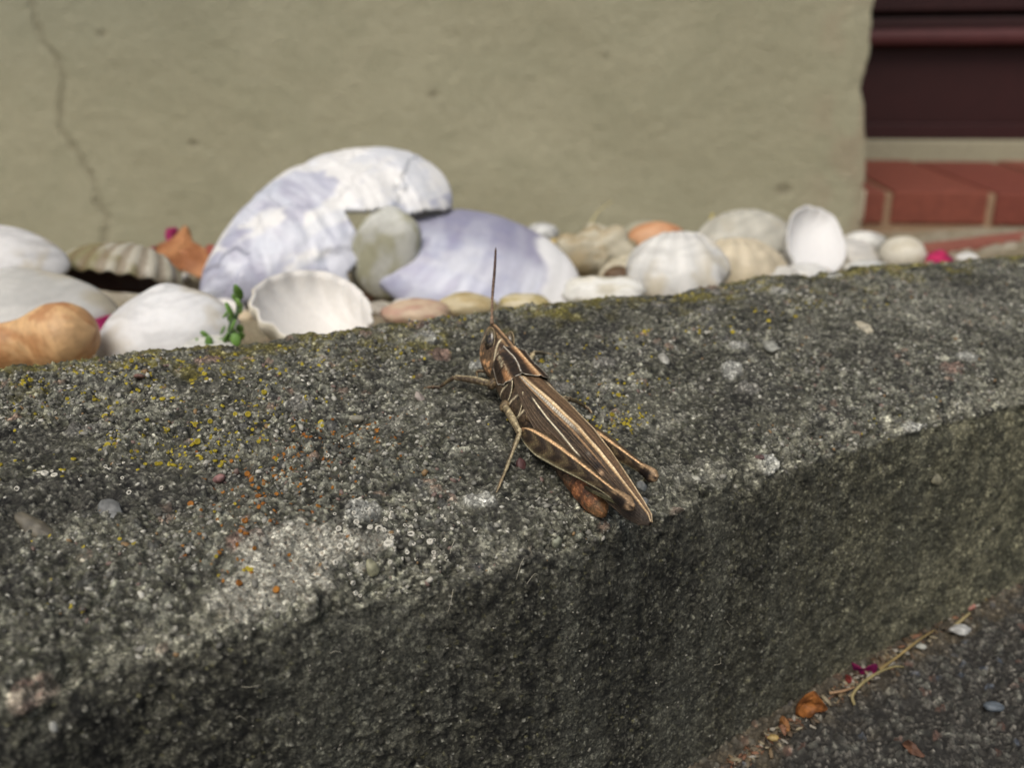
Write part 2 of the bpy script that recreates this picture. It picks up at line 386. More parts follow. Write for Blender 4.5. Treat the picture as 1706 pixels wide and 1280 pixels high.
Y1 = [(380, 700, 5, 2.2, 3), (360, 750, 2.5, 1.2, 2.5), (200, 650, 8, 1.2, 4), (80, 640, 8, 1.0, 4), (600, 600, 7, 1.2, 2.0), (990, 660, 4, 1.6, 2.0), (1035, 705, 1.6, .9, 2.0), (1100, 560, 8, 2.0, 1.2),
      (250, 740, 6, 1.6, 1.0), (130, 900, 5, 3, .3), (390, 950, .8, .6, .2), (950, 590, 4, 1.5, .8), (1300, 520, 14, 1.6, 2), (480, 590, 6, .9, 2), (1180, 480, 8, .8, 1.5), (800, 525, 12, .7, 1.6), (110, 1000, 2, 1.4, .3), (1450, 715, 5, .8, .6)]
P, N = pick(1300, Y1); yc = [mix(lin(128, 114, 26), lin(166, 150, 48), np.array(RNG.uniform())) for _ in P]
scatter('yellow_lichen', M['lichen'], P - N * .03, N, CUP, np.clip(RNG.lognormal(math.log(.095), .4, len(P)), .05, .22), yc, np.r_[np.full(18, .86), np.full(27, 1.)])
Y2 = [(500, 760, 3.0, 2.2, 4), (560, 740, 3, 1.5, 3), (430, 830, 2.2, 1.8, 2.5), (410, 920, 1.4, 1.5, 1.2), (610, 720, 2.5, 1.2, 1), (460, 870, 2, 1, 1)]
P, N = pick(330, Y2); yc = [mix(lin(122, 72, 24), lin(154, 104, 40), np.array(RNG.uniform())) for _ in P]
scatter('orange_lichen', M['lichen'], P - N * .03, N, CUP, np.clip(RNG.lognormal(math.log(.10), .3, len(P)), .05, .2), yc, np.r_[np.full(18, .95), np.full(27, .85)])
Y3 = [(690, 890, 2.2, 1.2, 3), (640, 870, 1.2, .9, 2), (590, 960, 1.2, .5, 1), (80, 790, 3, .8, 1.2), (230, 800, 4, 1.5, 1.2), (450, 620, 7, .7, 2.0), (520, 640, 4, .6, 1.2), (700, 700, 4, 1.6, 1.2), (60, 700, 5, .5, 1), (750, 840, 3, 1.5, 1)]
P, N = pick(150, Y3); yc = [lin(188, 184, 170) for _ in P]
scatter('white_ring_lichen', M['lichen'], P - N * .02, N, RING, np.clip(RNG.lognormal(math.log(.11), .35, len(P)), .06, .28), yc, np.r_[np.full(24, .55), np.full(36, 1.)])
RP = [(648, 908, .30), (685, 893, .21), (565, 881, .17), (662, 887, .13), (557, 938, .16), (690, 907, .13), (596, 940, .13), (653, 855, .13), (592, 990, .15), (640, 862, .10), (680, 919, .13), (75, 790, .22), (92, 793, .2), (180, 782, .2), (515, 640, .16), (505, 634, .14)]
Ph = [khit(x, y) for x, y, _ in RP]
scatter('white_ring_lichen', M['lichen'], np.array([p + n * .02 for p, n in Ph]), np.array([n for _, n in Ph]), RING, [r for _, _, r in RP], [lin(196, 192, 178)] * len(RP), np.r_[np.full(24, .5), np.full(36, 1.)])
VV, FF, off = [], [], 0
for k in range(13):                          # stray plant fibres caught on the rough stone
    x, y = RNG.uniform(350, 1250), RNG.uniform(640, 1240); p, n = khit(x, y); B = basis(n, RNG.uniform(0, 6.28)); ll = RNG.uniform(.5, 1.6)
    V, F = tube(catmull([p + n * .05, p + n * .22 + B[0] * ll * .4 + B[1] * RNG.normal(0, .12), p + n * .10 + B[0] * ll + B[1] * RNG.normal(0, .3)], 9), .014, 5)
    VV.append(V); FF += [tuple(q + off for q in f) for f in F]; off += len(V)
o = mesh_object('fibre', np.vstack(VV), FF, M['lichen'], parent=kerb, col=lin(170, 164, 146)); o['kind'] = 'stuff'
# loose sharp grains over the top and a few on the face
Vg, Fg = ICO[1]; Vg = Vg * (1 + .25 * RNG.normal(0, 1, (len(Vg), 1))) * np.array([1, .8, .55])
sel = RNG.integers(0, m_ * k_, 90000); si, sj = sel // k_, sel % k_
ok = (topm[si, sj] > .5) & np.isin(kinds[sj], ['t', 'a', 'f']) & (near[si] > -15) & (near[si] < 130) & (free[si, sj] > RNG.uniform(0, 1, len(si))); si, sj = si[ok][:14000], sj[ok][:14000]
t = RNG.uniform(0, 1, len(si)); gc = mix(lin(66, 65, 59), lin(176, 173, 160), t ** 2.4); gc[t < .05] = lin(108, 90, 82); gc[(t > .06) & (t < .1)] = lin(122, 98, 66)
scatter('sand_grain', M['grain'], KV[si, sj], KNRM[si, sj], (Vg, Fg), np.clip(RNG.lognormal(math.log(.10), .5, len(si)), .04, .30), gc)
sel = RNG.integers(0, m_ * k_, 60000); si, sj = sel // k_, sel % k_; ok = (kinds[sj] == 'f') & (topm[si, sj] < .4) & (near[si] > -15) & (near[si] < 130); si, sj = si[ok][:3600], sj[ok][:3600]
t = RNG.uniform(0, 1, len(si)); gc = mix(lin(52, 50, 45), lin(150, 146, 132), t ** 4)
scatter('face_sand', M['grain'], KV[si, sj] - .02 * KNRM[si, sj], KNRM[si, sj], (Vg, Fg), np.clip(RNG.lognormal(math.log(.075), .4, len(si)), .04, .25), gc)
# stones set in the concrete, told apart in the photograph
for (x, y, a, b, c, cl, rl) in [(184, 850, .9, .65, .22, (104, 105, 102), .4), (362, 795, .62, .38, .25, (142, 106, 102), .3), (232, 627, 1.0, .5, .2, (118, 88, 78), 0), (592, 697, .8, .5, .3, (140, 136, 120), .5),
        (1106, 601, .95, .5, .3, (158, 156, 146), -.5), (872, 778, .55, .42, .28, (84, 56, 54), .2), (1158, 797, .42, .38, .3, (166, 164, 150), 0), (1282, 575, 1.3, .7, .4, (140, 140, 130), -.3),
        (1440, 546, 1.2, .6, .35, (168, 160, 138), .2), (700, 660, .5, .4, .25, (150, 140, 130), .2), (930, 905, .5, .42, .3, (132, 134, 116), .4), (1265, 760, .4, .3, .2, (104, 82, 78), .1),
        (620, 950, .55, .38, .3, (140, 138, 112), .2), (1070, 812, .5, .4, .25, (138, 140, 136), .9), (1070, 835, .6, .35, .2, (150, 150, 144), 1.2),         (90, 1212, .30, .18, .18, (160, 160, 152), .2), (60, 880, 1.3, .5, .3, (96, 90, 76), .6), (1560, 800, .7, .5, .3, (120, 116, 96), .4)]:
    p, nn = khit(x, y); V, F = ICO[3]; V = V * np.array([a, b, c]); V = V * (1 + .8 * (fbm(V[:, 0] * 1.8 + x, V[:, 1] * 1.8 + V[:, 2], 3)[:, None] - .5)); cl = mix(lin(*cl) * .55, lin(*cl), smooth(.35, .6, fbm(V[:, 0] * 4 + x, V[:, 1] * 4, 6)))
    B = basis(nn, rl, ref=KU); p = p - nn * c * .35; o = mesh_object('embedded_stone', p + V @ B, F, M['pebble'], parent=kerb, col=cl)

# ================================================================== PAVING in front
xs = np.concatenate([np.linspace(-4000, -60, 20), np.linspace(-60, 10, 30)[1:], np.linspace(10, 100, 560)[1:], np.linspace(100, 160, 60)[1:], np.linspace(160, 4000, 20)[1:]])
ns = np.concatenate([np.linspace(-5000, -40, 20), np.linspace(-40, 8, 30)[1:], np.linspace(8, 56, 340)[1:]])
S, Nc = np.meshgrid(xs, ns, indexing='ij')
WQ, WQ2 = (vnoise(S * 1.8, Nc * 1.8, 26) - .5) * .6, (vnoise(S * 1.8, Nc * 1.8, 27) - .5) * .6
p1, p1b, pid = vor(S / .8 + WQ, Nc / .8 + WQ2, 21); p2, p2b, pid2 = vor(S / .36 + WQ, Nc / .36 + WQ2, 22)
ga = (pid > .45) * smooth(.55, .36, p1); gb = (pid2 > .45) * smooth(.55, .36, p2); inner = smooth(2, 12, S) * smooth(112, 98, S) * smooth(4, 9, Nc)
Z = ground_z(S) + inner * ((fbm(S / 6, Nc / 6, 23) - .5) * 1.6 + .32 * ga * np.sqrt(np.clip(1 - (p1 / .6) ** 2, 0, 1)) + .22 * gb + (fbm(S / .5, Nc / .5, 24) - .5) * .3)
pc = mix(lin(26, 25, 23), lin(56, 54, 49), fbm(S / .6, Nc / .6, 25)); tt = h2(pid * 431, 6)
pg = mix(lin(40, 40, 36), lin(108, 107, 97), tt ** 3); pg = np.where((tt > .95)[..., None], lin(92, 70, 60), pg); pg = np.where((tt < .08)[..., None], lin(66, 72, 80), pg)
pc = mix(pc, pg, ga * .8); pc = mix(pc, mix(lin(50, 48, 44), lin(124, 120, 110), h2(pid2 * 77, 2) ** 2.5), gb * .6)
V = KU * S[..., None] + KN * Nc[..., None]; pc = mix(pc, mix(lin(70, 62, 48), lin(112, 100, 78), fbm(S / 1.2, Nc / 1.2, 29)), smooth(5.5, .5, nfront(S) - 1.0 + 1.0 - Nc + (fbm(S / 2, Nc / 2, 28) - .5) * 10) * .38)
pc = mix(pc, lin(58, 57, 52), np.maximum(smooth(5, -5, S), np.maximum(smooth(105, 125, S), smooth(8, 3, Nc))))
V[..., 2] = Z
pave = mesh_object('pavement', V.reshape(-1, 3), grid_faces(len(xs), len(ns)), M['paving'], col=pc.reshape(-1, 3)); pave['kind'] = 'structure'
def pavehit(x, y):
    z = ZG
    for _ in range(4): P = atz(x, y, z); s, n = P @ KU, P @ KN; i = np.argmin(np.abs(xs - s)); j = np.argmin(np.abs(ns - n)); z = Z[i, j]
    return P

# ================================================================== BED behind the kerb
def bedz(P):
    n = np.asarray(P)[..., :2] @ KN[:2]; s = np.asarray(P)[..., :2] @ KU[:2]; heap = smooth(150, 110, s) * smooth(-160, -60, s)      # the gravel is heaped under the shells
    return heap * np.interp(n, [70, 84, 105, 125, 145, 185, 222, 313, 430, 470, 780, 2000], [-29, -29, -29, -30.5, -31.5, -31.5, -46, -68, -94, -97, -128, -128]) + (1 - heap) * np.interp(n, [70, 84, 200, 313, 430, 470, 780, 2000], [-27.5, -27.5, -46, -68, -94, -97, -128, -128])
bx = np.concatenate([np.linspace(-3000, -200, 12), np.linspace(-200, 700, 240)[1:], np.linspace(700, 4000, 12)[1:]])
bn = np.concatenate([np.linspace(76, 330, 150), np.linspace(330, 1000, 140)[1:], np.linspace(1000, 5500, 12)[1:]])
S, Nc = np.meshgrid(bx, bn, indexing='ij'); V = KU * S[..., None] + KN * Nc[..., None]
c1_, _, cid = vor(S / 7, Nc / 7, 33); V[..., 2] = bedz(V) + (fbm(S / 14, Nc / 14, 31) - .5) * 4 + 1.6 * (cid > .5) * smooth(.5, .2, c1_)
bc = mix(lin(104, 94, 74), lin(150, 140, 116), fbm(S / 9, Nc / 9, 34)); bc = mix(bc, mix(lin(120, 104, 84), lin(190, 184, 168), h2(cid * 55, 1)), (cid > .5) * smooth(.5, .25, c1_) * .7)
bed = mesh_object('gravel_bed', V.reshape(-1, 3), grid_faces(len(bx), len(bn)), M['soil'], col=bc.reshape(-1, 3)); bed['kind'] = 'structure'

exec_later = []
# ================================================================== HOUSE WALL, STEP, DOOR
YAW = R(7); EX = np.array([math.cos(YAW), -math.sin(YAW), 0]); EO = np.array([-math.sin(YAW), -math.cos(YAW), 0])   # along the wall to the right, out of the wall
WO = aty(1438, 392, 690); 
def wl(P): d = np.asarray(P) - WO; return d @ EX, d[..., 2]
edge_px = [(1462, -60), (1456, 0), (1453, 45), (1447, 95), (1437, 128), (1432, 148), (1439, 172), (1442, 230), (1441, 300), (1437, 350), (1436, 400)]
EW = np.array([wl(onplane(x, y, WO, EO)) for x, y in edge_px]); EW = EW[np.argsort(EW[:, 1])]
crack_px = [(46, -40), (52, 0), (60, 38), (72, 72), (97, 104), (104, 130), (103, 170), (100, 215), (120, 245), (140, 272), (150, 290), (160, 312), (163, 345), (177, 362), (177, 395), (172, 420)]
CW = np.array([wl(onplane(x, y, WO, EO)) for x, y in crack_px])
wx = np.concatenate([np.linspace(-5000, -900, 10), np.linspace(-900, -3, 420)[1:], np.linspace(-3, 0, 4)[1:]])
wh = np.concatenate([np.linspace(-60, 260, 190), np.linspace(260, 3000, 12)[1:]])
WX, WH = np.meshgrid(wx, wh, indexing='ij')
eshift = np.interp(WH, EW[:, 1], EW[:, 0], right=EW[-1, 0]) + (fbm(WH / 9, WH * 0 + 3, 41) - .5) * 2.5
WXs = WX + eshift * smooth(-260, 0, WX)
def pdist(x, y, poly):
    d = np.full(x.shape, 1e9)
    for a, b in zip(poly[:-1], poly[1:]):
        ab = b - a; t = np.clip(((x - a[0]) * ab[0] + (y - a[1]) * ab[1]) / (ab @ ab), 0, 1); d = np.minimum(d, np.hypot(x - a[0] - t * ab[0], y - a[1] - t * ab[1]))
    return d
cdist = pdist(WXs + (fbm(WXs / 6, WH / 6, 44) - .5) * 7, WH, CW)
groove = smooth(4.2, .6, cdist)
dep = (fbm(WXs / 90, WH / 90, 42) - .5) * 4 + (fbm(WXs / 7, WH / 7, 43) - .5) * 1.0 - 2.2 * groove - 3.0 * smooth(-14, 0, WX) * .8
spots = np.zeros_like(WX)
for (x, y, r) in [(722, 158, 5), (168, 57, 5), (322, 240, 4), (1305, 318, 7), (1010, 95, 3)]:
    q = wl(onplane(x, y, WO, EO)); spots = np.maximum(spots, smooth(1.3, .5, np.hypot(WXs - q[0], (WH - q[1]) * 1.5) / r))
dep -= 1.5 * spots
wc = mix(lin(150, 146, 122), lin(156, 152, 128), smooth(.3, .7, fbm(WXs / 90, WH / 90, 45)))
wc = mix(wc, lin(143, 141, 117), smooth(.45, .75, fbm(WXs / 25, WH / 25, 46)) * .35)
wc = mix(wc, lin(126, 129, 112), smooth(-300, -650, WXs) * smooth(80, 240, WH) * .6)
wc = mix(wc, lin(146, 122, 104), smooth(-60, 0, WX) * smooth(.4, .7, fbm(WXs / 20, WH / 30, 48)) * .35)
wc = mix(wc, lin(84, 72, 58), np.clip(groove * .24 + spots * .30, 0, 1))
V = WO + EX * WXs[..., None] + EO * dep[..., None]; V[..., 2] = WO[2] + WH
# the reveal: continue the sheet round the corner into the door recess
ret = []
for kk, dd in enumerate((2, 6, 20, 60, 140, 330)):
    r_ = V[-1].copy(); r_ -= EO * dd; r_ += EX * (.8 if kk == 0 else 1.2); ret.append(r_)
V = np.concatenate([V, np.array(ret)], 0); wc = np.concatenate([wc, np.repeat(wc[-1:], 6, 0)], 0)
wall = mesh_object('house_wall', V.reshape(-1, 3), grid_faces(V.shape[0], V.shape[1]), M['plaster'], col=wc.reshape(-1, 3))
tag(wall, 'beige rendered house wall with a thin wandering crack and a chipped corner', 'wall')
# step
SO = aty(1462, 373, 790)
def sl(P): d = np.asarray(P) - SO; return d @ EX, d[..., 2]
j1 = sl(onplane(1480, 345, SO, EO))[0]; j2 = sl(onplane(1652, 345, SO, EO))[0]; hz = sl(onplane(1560, 319, SO, EO))[1]; zb0 = sl(onplane(1560, 374, SO, EO))[1]
pitch = j2 - j1; bed_j = pitch * .065; SDEPTH = 235.0
step = empty('brick_step', SO, 'red brick doorstep with pale mortar joints below the dark door', 'step')
def place(V): V = np.asarray(V); return SO + V[:, :1] * EX - V[:, 1:2] * EO + V[:, 2:] * np.array([0, 0, 1.])
RISE = 15.0
for k in range(-1, 6):
    x0 = j1 + k * pitch + bed_j / 2; x1 = j1 + (k + 1) * pitch - bed_j / 2
    if k == -1: x0 = x1 - 22
    V, F = box(x0, x1, RNG.uniform(-1, 1.5), SDEPTH, zb0, hz + RNG.uniform(-.6, .6), 2.2); V[:, 2] += V[:, 1] / SDEPTH * RISE * (V[:, 2] > (zb0 + hz) / 2)
    mesh_object('brick', place(V), F, M['brick'], parent=step, col=lin(*[(118, 64, 50), (112, 58, 46), (122, 68, 54)][k % 3]), flat=True)
V, F = box(j1 - 34, j1 + 6 * pitch, 3, SDEPTH + 10, zb0 - 40, hz - 2.5, 1); V[:, 2] += V[:, 1] / SDEPTH * RISE * (V[:, 2] > (zb0 + hz) / 2)
mesh_object('mortar_bed', place(V), F, M['mortar'], parent=step, col=lin(146, 122, 98), flat=True)
V, F = box(j1 - 31, j1 - 26 + 6, -1.5, 60, zb0 + 2, hz + 1, 2.5); mesh_object('mortar_fillet', place(V), F, M['mortar'], parent=step, col=lin(190, 182, 158))
# sill and door, set back behind the step
DO = SO - EO * (SDEPTH + 4)
dz = lambda y: onplane(1580, y, DO, EO)[2] - SO[2]
V, F = box(-300, 1100, SDEPTH + 2, SDEPTH + 60, hz + RISE - 12, dz(233), 3)
sill = mesh_object('door_sill', place(V), F, M['mortar'], col=lin(150, 146, 124), flat=True); tag(sill, 'pale grey beige stone sill strip between the red step and the door', 'sill')
door = empty('front_door', place(np.array([[400, SDEPTH + 60, dz(233)]]))[0], 'dark maroon panelled door behind the brick step', 'door')
def dpart(name, y0, y1, f0, f1, cl, bev=2):
    V, F = box(-300, 1100, SDEPTH + f0, SDEPTH + f1, dz(y0), dz(y1) , bev); mesh_object(name, place(V), F, M['door'], parent=door, col=lin(*cl), flat=True)
dpart('bottom_rail', 234, 205, 22, 70, (48, 20, 20)); dpart('door_panel', 206, 70, 34, 70, (48, 21, 20)); dpart('moulding', 72, 46, 14, 70, (80, 44, 44), 6)
dpart('door_panel', 47, 24, 30, 70, (45, 20, 19)); dpart('groove_board', 26, 12, 48, 70, (26, 14, 13)); dpart('door_panel', 13, -900, 30, 70, (45, 20, 19))
V, F = box(1100, 4000, -110, 200, -60, 3000, 4); rw = mesh_object('rendered_wall', place(V), F, M['plaster'], col=lin(148, 141, 118)); tag(rw, 'beige rendered wall on the hinge side of the dark door', 'wall')
V, F = box(-300, 1100, SDEPTH + 20, SDEPTH + 80, 2100, 3000, 2); rw = mesh_object('door_lintel', place(V), F, M['plaster'], col=lin(148, 141, 118)); tag(rw, 'beige rendered lintel over the dark front door', 'lintel')
# red edging brick lying in the bed to the right
def onbed(x, y):
    z = -60.
    for _ in range(30): P = atz(x, y, z); z = .5 * z + .5 * float(bedz(P))
    return P
A_, B_ = onbed(1560, 424), onbed(1760, 396); d_ = (B_ - A_); L_ = np.linalg.norm(d_); d_ /= L_
rd = np.array([-d_[1], d_[0], 0]); rd /= np.linalg.norm(rd)
edging = empty('brick_edging', A_, 'low red brick edging strip lying on the sandy ground below the step', 'edging')
for k in range(7):
    V, F = box(k * L_ / 2.0 + 1.5, (k + 1) * L_ / 2.0 - 1.5, 0, 12, -12, 1.5, 1.6)
    Vw = A_ + V[:, :1] * d_ + V[:, 1:2] * rd + V[:, 2:] * np.array([0, 0, 1.]); mesh_object('brick', Vw, F, M['brick'], parent=edging, col=lin(134, 80, 66), flat=True)

# ================================================================== SHELLS, STONES AND LITTER BEHIND THE KERB
def outline(kind, th):
    """outline radius (x half-width 1) as x,y with the umbo at +y"""
    c, s = np.cos(th), np.sin(th)
    if kind == 'round': return c, s * .86 + .05 * np.cos(2 * th)
    if kind == 'oval': return c * (1 + .05 * s), s * .66
    if kind == 'clam': return c * (1 - .12 * np.maximum(s, 0) ** 2) + .06 * s, s * .74 + .10 * np.exp(-((th - np.pi / 2) / .35) ** 2)
    if kind == 'mussel':                       # pointed umbo at +x end, broad rounded at -x
        x = c; wv = .47 * (1 - .62 * smooth(-.3, 1.05, x)); return x, np.sign(s) * np.abs(s) ** .85 * wv + .10 * (1 - x * x) * .6
def bivalve(name, label, cat, centre, half, N, roll=0, kind='round', depth=.5, ribs=0, ramp=.02, cfun=None, cout=(222, 218, 208), cin=(228, 224, 216), th=.05, umbo=(0, .8), grow=.4, power=.62,
            nr=36, na=120, mat='shell', group=None, seed=0, ragged=0, warp=0):
    r = np.linspace(0.0, 1, nr) ** .8; a = np.linspace(0, 2 * np.pi, na, endpoint=False); Rr, Aa = np.meshgrid(r, a, indexing='ij')
    ox, oy = outline(kind, Aa); rag = 1 + ragged * (fbm(np.cos(Aa) * 3 + seed, np.sin(Aa) * 3, seed, 3) - .5) * Rr ** 4
    X, Yv = ox * Rr * rag, oy * Rr * rag
    # the dome peaks towards the umbo
    sh = .35; Zv = depth * np.clip(1 - Rr ** 2.1, 0, 1) ** power * (1 + sh * (Yv if kind != 'mussel' else X * .5))
    phi = np.arctan2(X - umbo[0], -(Yv - umbo[1])); du = np.hypot(X - umbo[0], Yv - umbo[1])
    rb = np.cos(phi * ribs) if ribs else np.zeros_like(phi); g = (fbm(du * 9, phi * .8 + seed, seed + 2, 3) - .5) + .35 * np.abs((du * 7 + .6 * fbm(X * 1.5 + seed, Yv * 1.5, seed)) % 1 - .5) ** 2
    k = smooth(.03, .5, du) * (.3 + .7 * Rr)
    Zo = Zv + rb * ramp * k + g * .05 * grow + warp * (fbm(X * 1.7 + seed, Yv * 1.7, seed + 5) - .5)
    sc = rb * ramp * 1.3 * smooth(.8, 1, Rr); X2, Y2 = X * (1 + sc), Yv * (1 + sc)
    inn = 1 - th * .55 * smooth(0, 1, Rr)
    Zi = np.maximum(Zv - th * (1.2 - .5 * Rr), -th * .4 + 0 * Zo) + rb * ramp * .8 * smooth(.45, .95, Rr)
    Zi = np.where(Rr > .98, Zo - th * .25, Zi)
    O = np.stack([X2, Y2, Zo], -1); I = np.stack([X2 * inn, Y2 * inn, Zi], -1)
    V = np.concatenate([O, I[::-1]], 0)                     # outer centre->rim, inner rim->centre
    F = grid_faces(2 * nr, na, True)
    d = dict(X=X, Y=Yv, R=Rr, du=du, phi=phi, rib=rb, g=g)
    cO = cfun(d) * .74 if cfun else None
    if cO is None:
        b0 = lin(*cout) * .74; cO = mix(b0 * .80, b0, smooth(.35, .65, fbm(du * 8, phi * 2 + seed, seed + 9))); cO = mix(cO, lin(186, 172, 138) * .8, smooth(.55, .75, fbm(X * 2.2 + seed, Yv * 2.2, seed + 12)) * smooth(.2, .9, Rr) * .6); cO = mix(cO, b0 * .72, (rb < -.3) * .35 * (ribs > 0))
    cI = np.broadcast_to(lin(*cin) * .74, X.shape + (3,)); C = np.concatenate([cO, cI[::-1]], 0)
    Bm = basis(N, roll); W = np.asarray(centre) + (V.reshape(-1, 3) * half) @ Bm
    o = mesh_object(name, W, F[:, ::-1].copy(), M[mat], col=C.reshape(-1, 3)); return tag(o, label, cat, group)
def pebble(name, label, centre, size, cl, N=(0, 0, 1), roll=0, seed=1, rough=.16, cl2=None, mat='pebble', sub=4, group=None, cat='pebble', freq=1.3, square=1.):
    V, F = ICO[sub]; V = np.sign(V) * np.abs(V) ** square; n1 = fbm(V[:, 0] * freq + seed, V[:, 1] * freq + V[:, 2] * .7, seed) - .5; n2 = fbm(V[:, 2] * freq * 2 + seed, V[:, 0] * freq * 2 - V[:, 1], seed + 5) - .5
    V2 = V * (1 + rough * 2 * n1[:, None] + rough * .6 * n2[:, None]) * np.asarray(size)
    c = .8 * mix(lin(*cl), lin(*(cl2 or tuple(np.array(cl) * .8))), smooth(.4, .62, fbm(V[:, 0] * 2 + seed, V[:, 1] * 2 + V[:, 2] * 2, seed + 8)))
    o = mesh_object(name, np.asarray(centre) + V2 @ basis(N, roll, ref=(0, 1, 0)), F, M[mat], col=c); return tag(o, label, cat, group)
def at(x, y, Y): return aty(x, y, Y)
def mm(px, Y): return px * Y / FPX
SH = 'shells heaped behind the kerb'
# -- big lilac mussel, its right side broken open, and the second one beside it
def lilac(seed, white, dark=0.):
    def f(d):
        c = mix(lin(178, 180, 200), lin(208, 211, 222), smooth(.36, .64, fbm(d['du'] * 5 + seed, d['phi'] * 2.2, seed)))
        c = mix(c, lin(158, 154, 180), smooth(.52, .72, fbm(d['du'] * 9, d['phi'] * 3 + seed, seed + 3)) * .55)
        c = mix(c, lin(232, 230, 226), smooth(.46, .62, fbm(d['X'] * 2.4 + seed, d['Y'] * 4.5, seed + 7)) * white)
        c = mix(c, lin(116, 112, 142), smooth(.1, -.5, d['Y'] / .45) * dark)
        return c
    return f
def broken_mussel():
    """the valve with a bite out of its broad end, built as a thick sheet so the broken rim shows"""
    Y0 = 150.; nr, na = 60, 150
    C0 = at(546, 388, Y0); half = mm(228, Y0); N = np.array([.10, -.80, .60]); B = basis(N, R(28), ref=(0, 0, 1))
    xs_ = np.linspace(-1, 1, na); ts = np.linspace(-1, 1, nr); X, T_ = np.meshgrid(xs_, ts, indexing='ij')
    wv = np.where(X > 0, np.sqrt(np.clip(1 - np.abs(X) ** 2.2, 0, 1)), np.clip(1 - np.abs(X) ** 1.35, 0, 1) ** .72) * .56; Yv = T_ * wv + .06 * (1 - X * X)
    Zv = .17 * np.clip(1 - np.abs(T_) ** 2.2, 0, 1) ** .6 * np.clip(1 - X ** 4, 0, 1) ** .5
    du = np.hypot(X + 1, Yv); ph = np.arctan2(Yv, X + 1.05); rg_ = np.abs((du * 5 + 1.6 * fbm(X * 2, Yv * 2, 8)) % 1 - .5) * 2; Zv = Zv + (fbm(du * 7, ph * 2, 3) - .5) * .035 + .008 * rg_ ** 3 * fbm(X * 3, Yv * 3, 18) + (fbm(X * 5, Yv * 5, 6) - .5) * .02
    step_ = smooth(.0, .03, (fbm(X * 2.2 + 3, Yv * 3, 17) - .5) - .02) * .02; Zv = Zv - step_
    c = lilac(4, .0)(dict(X=X, Y=Yv, du=du, phi=ph)); c = mix(c, lin(232, 230, 224), smooth(.55, .64, fbm(X * 2.6 + 5, Yv * 5, 11) + .16 * smooth(-.2, .5, X) + .1 * Yv))
    c = mix(c, lin(196, 204, 218), smooth(.45, .7, fbm(X * 4, Yv * 8, 13)) * .5); c = mix(c, lin(156, 158, 176), (rg_ > .92) * .25); c = mix(c, np.mean(c, -1, keepdims=True) * np.ones(3), .25 * np.ones(X.shape)); c = c * .78
    P = np.stack([X, Yv, Zv], -1); Pi = P.copy(); Pi[..., 2] -= .035
    # bite: remove faces inside a ragged polygon
    poly = np.array([(.17, .0), (.30, -.09), (.42, -.13), (.56, -.22), (.80, -.25), (1.2, -.3), (1.2, -1.2), (-.12, -1.2), (-.06, -.40), (.13, -.34), (.16, -.2)])
    Xj, Yj = X + (fbm(X * 9, Yv * 9, 21) - .5) * .05, Yv + (fbm(X * 9, Yv * 9, 22) - .5) * .05; ins = np.zeros(X.shape, bool)
    for (x0, y0), (x1, y1) in zip(poly, np.roll(poly, -1, 0)):
        cr = ((y0 > Yj) != (y1 > Yj)) & (Xj < (x1 - x0) * (Yj - y0) / ((y1 - y0) + 1e-12) + x0); ins ^= cr
    keepv = ~ins
    F = []; idx = np.arange(na * nr).reshape(na, nr); off = na * nr
    kf = keepv[:-1, :-1] & keepv[1:, :-1] & keepv[1:, 1:] & keepv[:-1, 1:]
    for i in range(na - 1):
        for j in range(nr - 1):
            if not kf[i, j]: continue
            q = (idx[i, j], idx[i + 1, j], idx[i + 1, j + 1], idx[i, j + 1]); F.append(q); F.append(tuple(off + t for t in q[::-1]))
            for (a, b, di, dj) in ((0, 1, 0, -1), (1, 2, 1, 0), (2, 3, 0, 1), (3, 0, -1, 0)):
                i2, j2 = i + di, j + dj
                if i2 < 0 or j2 < 0 or i2 >= na - 1 or j2 >= nr - 1 or not kf[i2, j2]: F.append((q[b], q[a], off + q[a], off + q[b]))
    V = np.concatenate([P.reshape(-1, 3), Pi.reshape(-1, 3)]); C = np.concatenate([c.reshape(-1, 3), np.broadcast_to(lin(120, 124, 130), (na * nr, 3))])
    used = np.unique(np.array([t for f in F for t in f])); rem = -np.ones(len(V), int); rem[used] = np.arange(len(used)); F = [tuple(rem[t] for t in f) for f in F]; V, C = V[used], C[used]
    o = mesh_object('mussel_shell', C0 + (V * half) @ B, F, M['nacre'], col=C)
    tag(o, 'large bleached lilac mussel shell with a broken hole, propped against the heap', 'shell')
broken_mussel()
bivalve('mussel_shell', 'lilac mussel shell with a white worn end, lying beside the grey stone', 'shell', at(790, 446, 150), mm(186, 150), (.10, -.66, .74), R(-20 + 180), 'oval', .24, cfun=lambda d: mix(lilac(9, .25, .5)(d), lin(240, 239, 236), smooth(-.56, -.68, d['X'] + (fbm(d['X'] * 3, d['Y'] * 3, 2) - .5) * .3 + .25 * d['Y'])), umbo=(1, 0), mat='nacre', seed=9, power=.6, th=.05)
pebble('grey_stone', 'pale grey wedge shaped stone seen through the broken mussel shell', at(642, 424, 147), (mm(54, 147), mm(30, 147), mm(76, 147)), (196, 196, 186), seed=5, cl2=(168, 166, 140), rough=.16, cat='stone', freq=1.2, square=.78, N=(.22, -.1, 1))
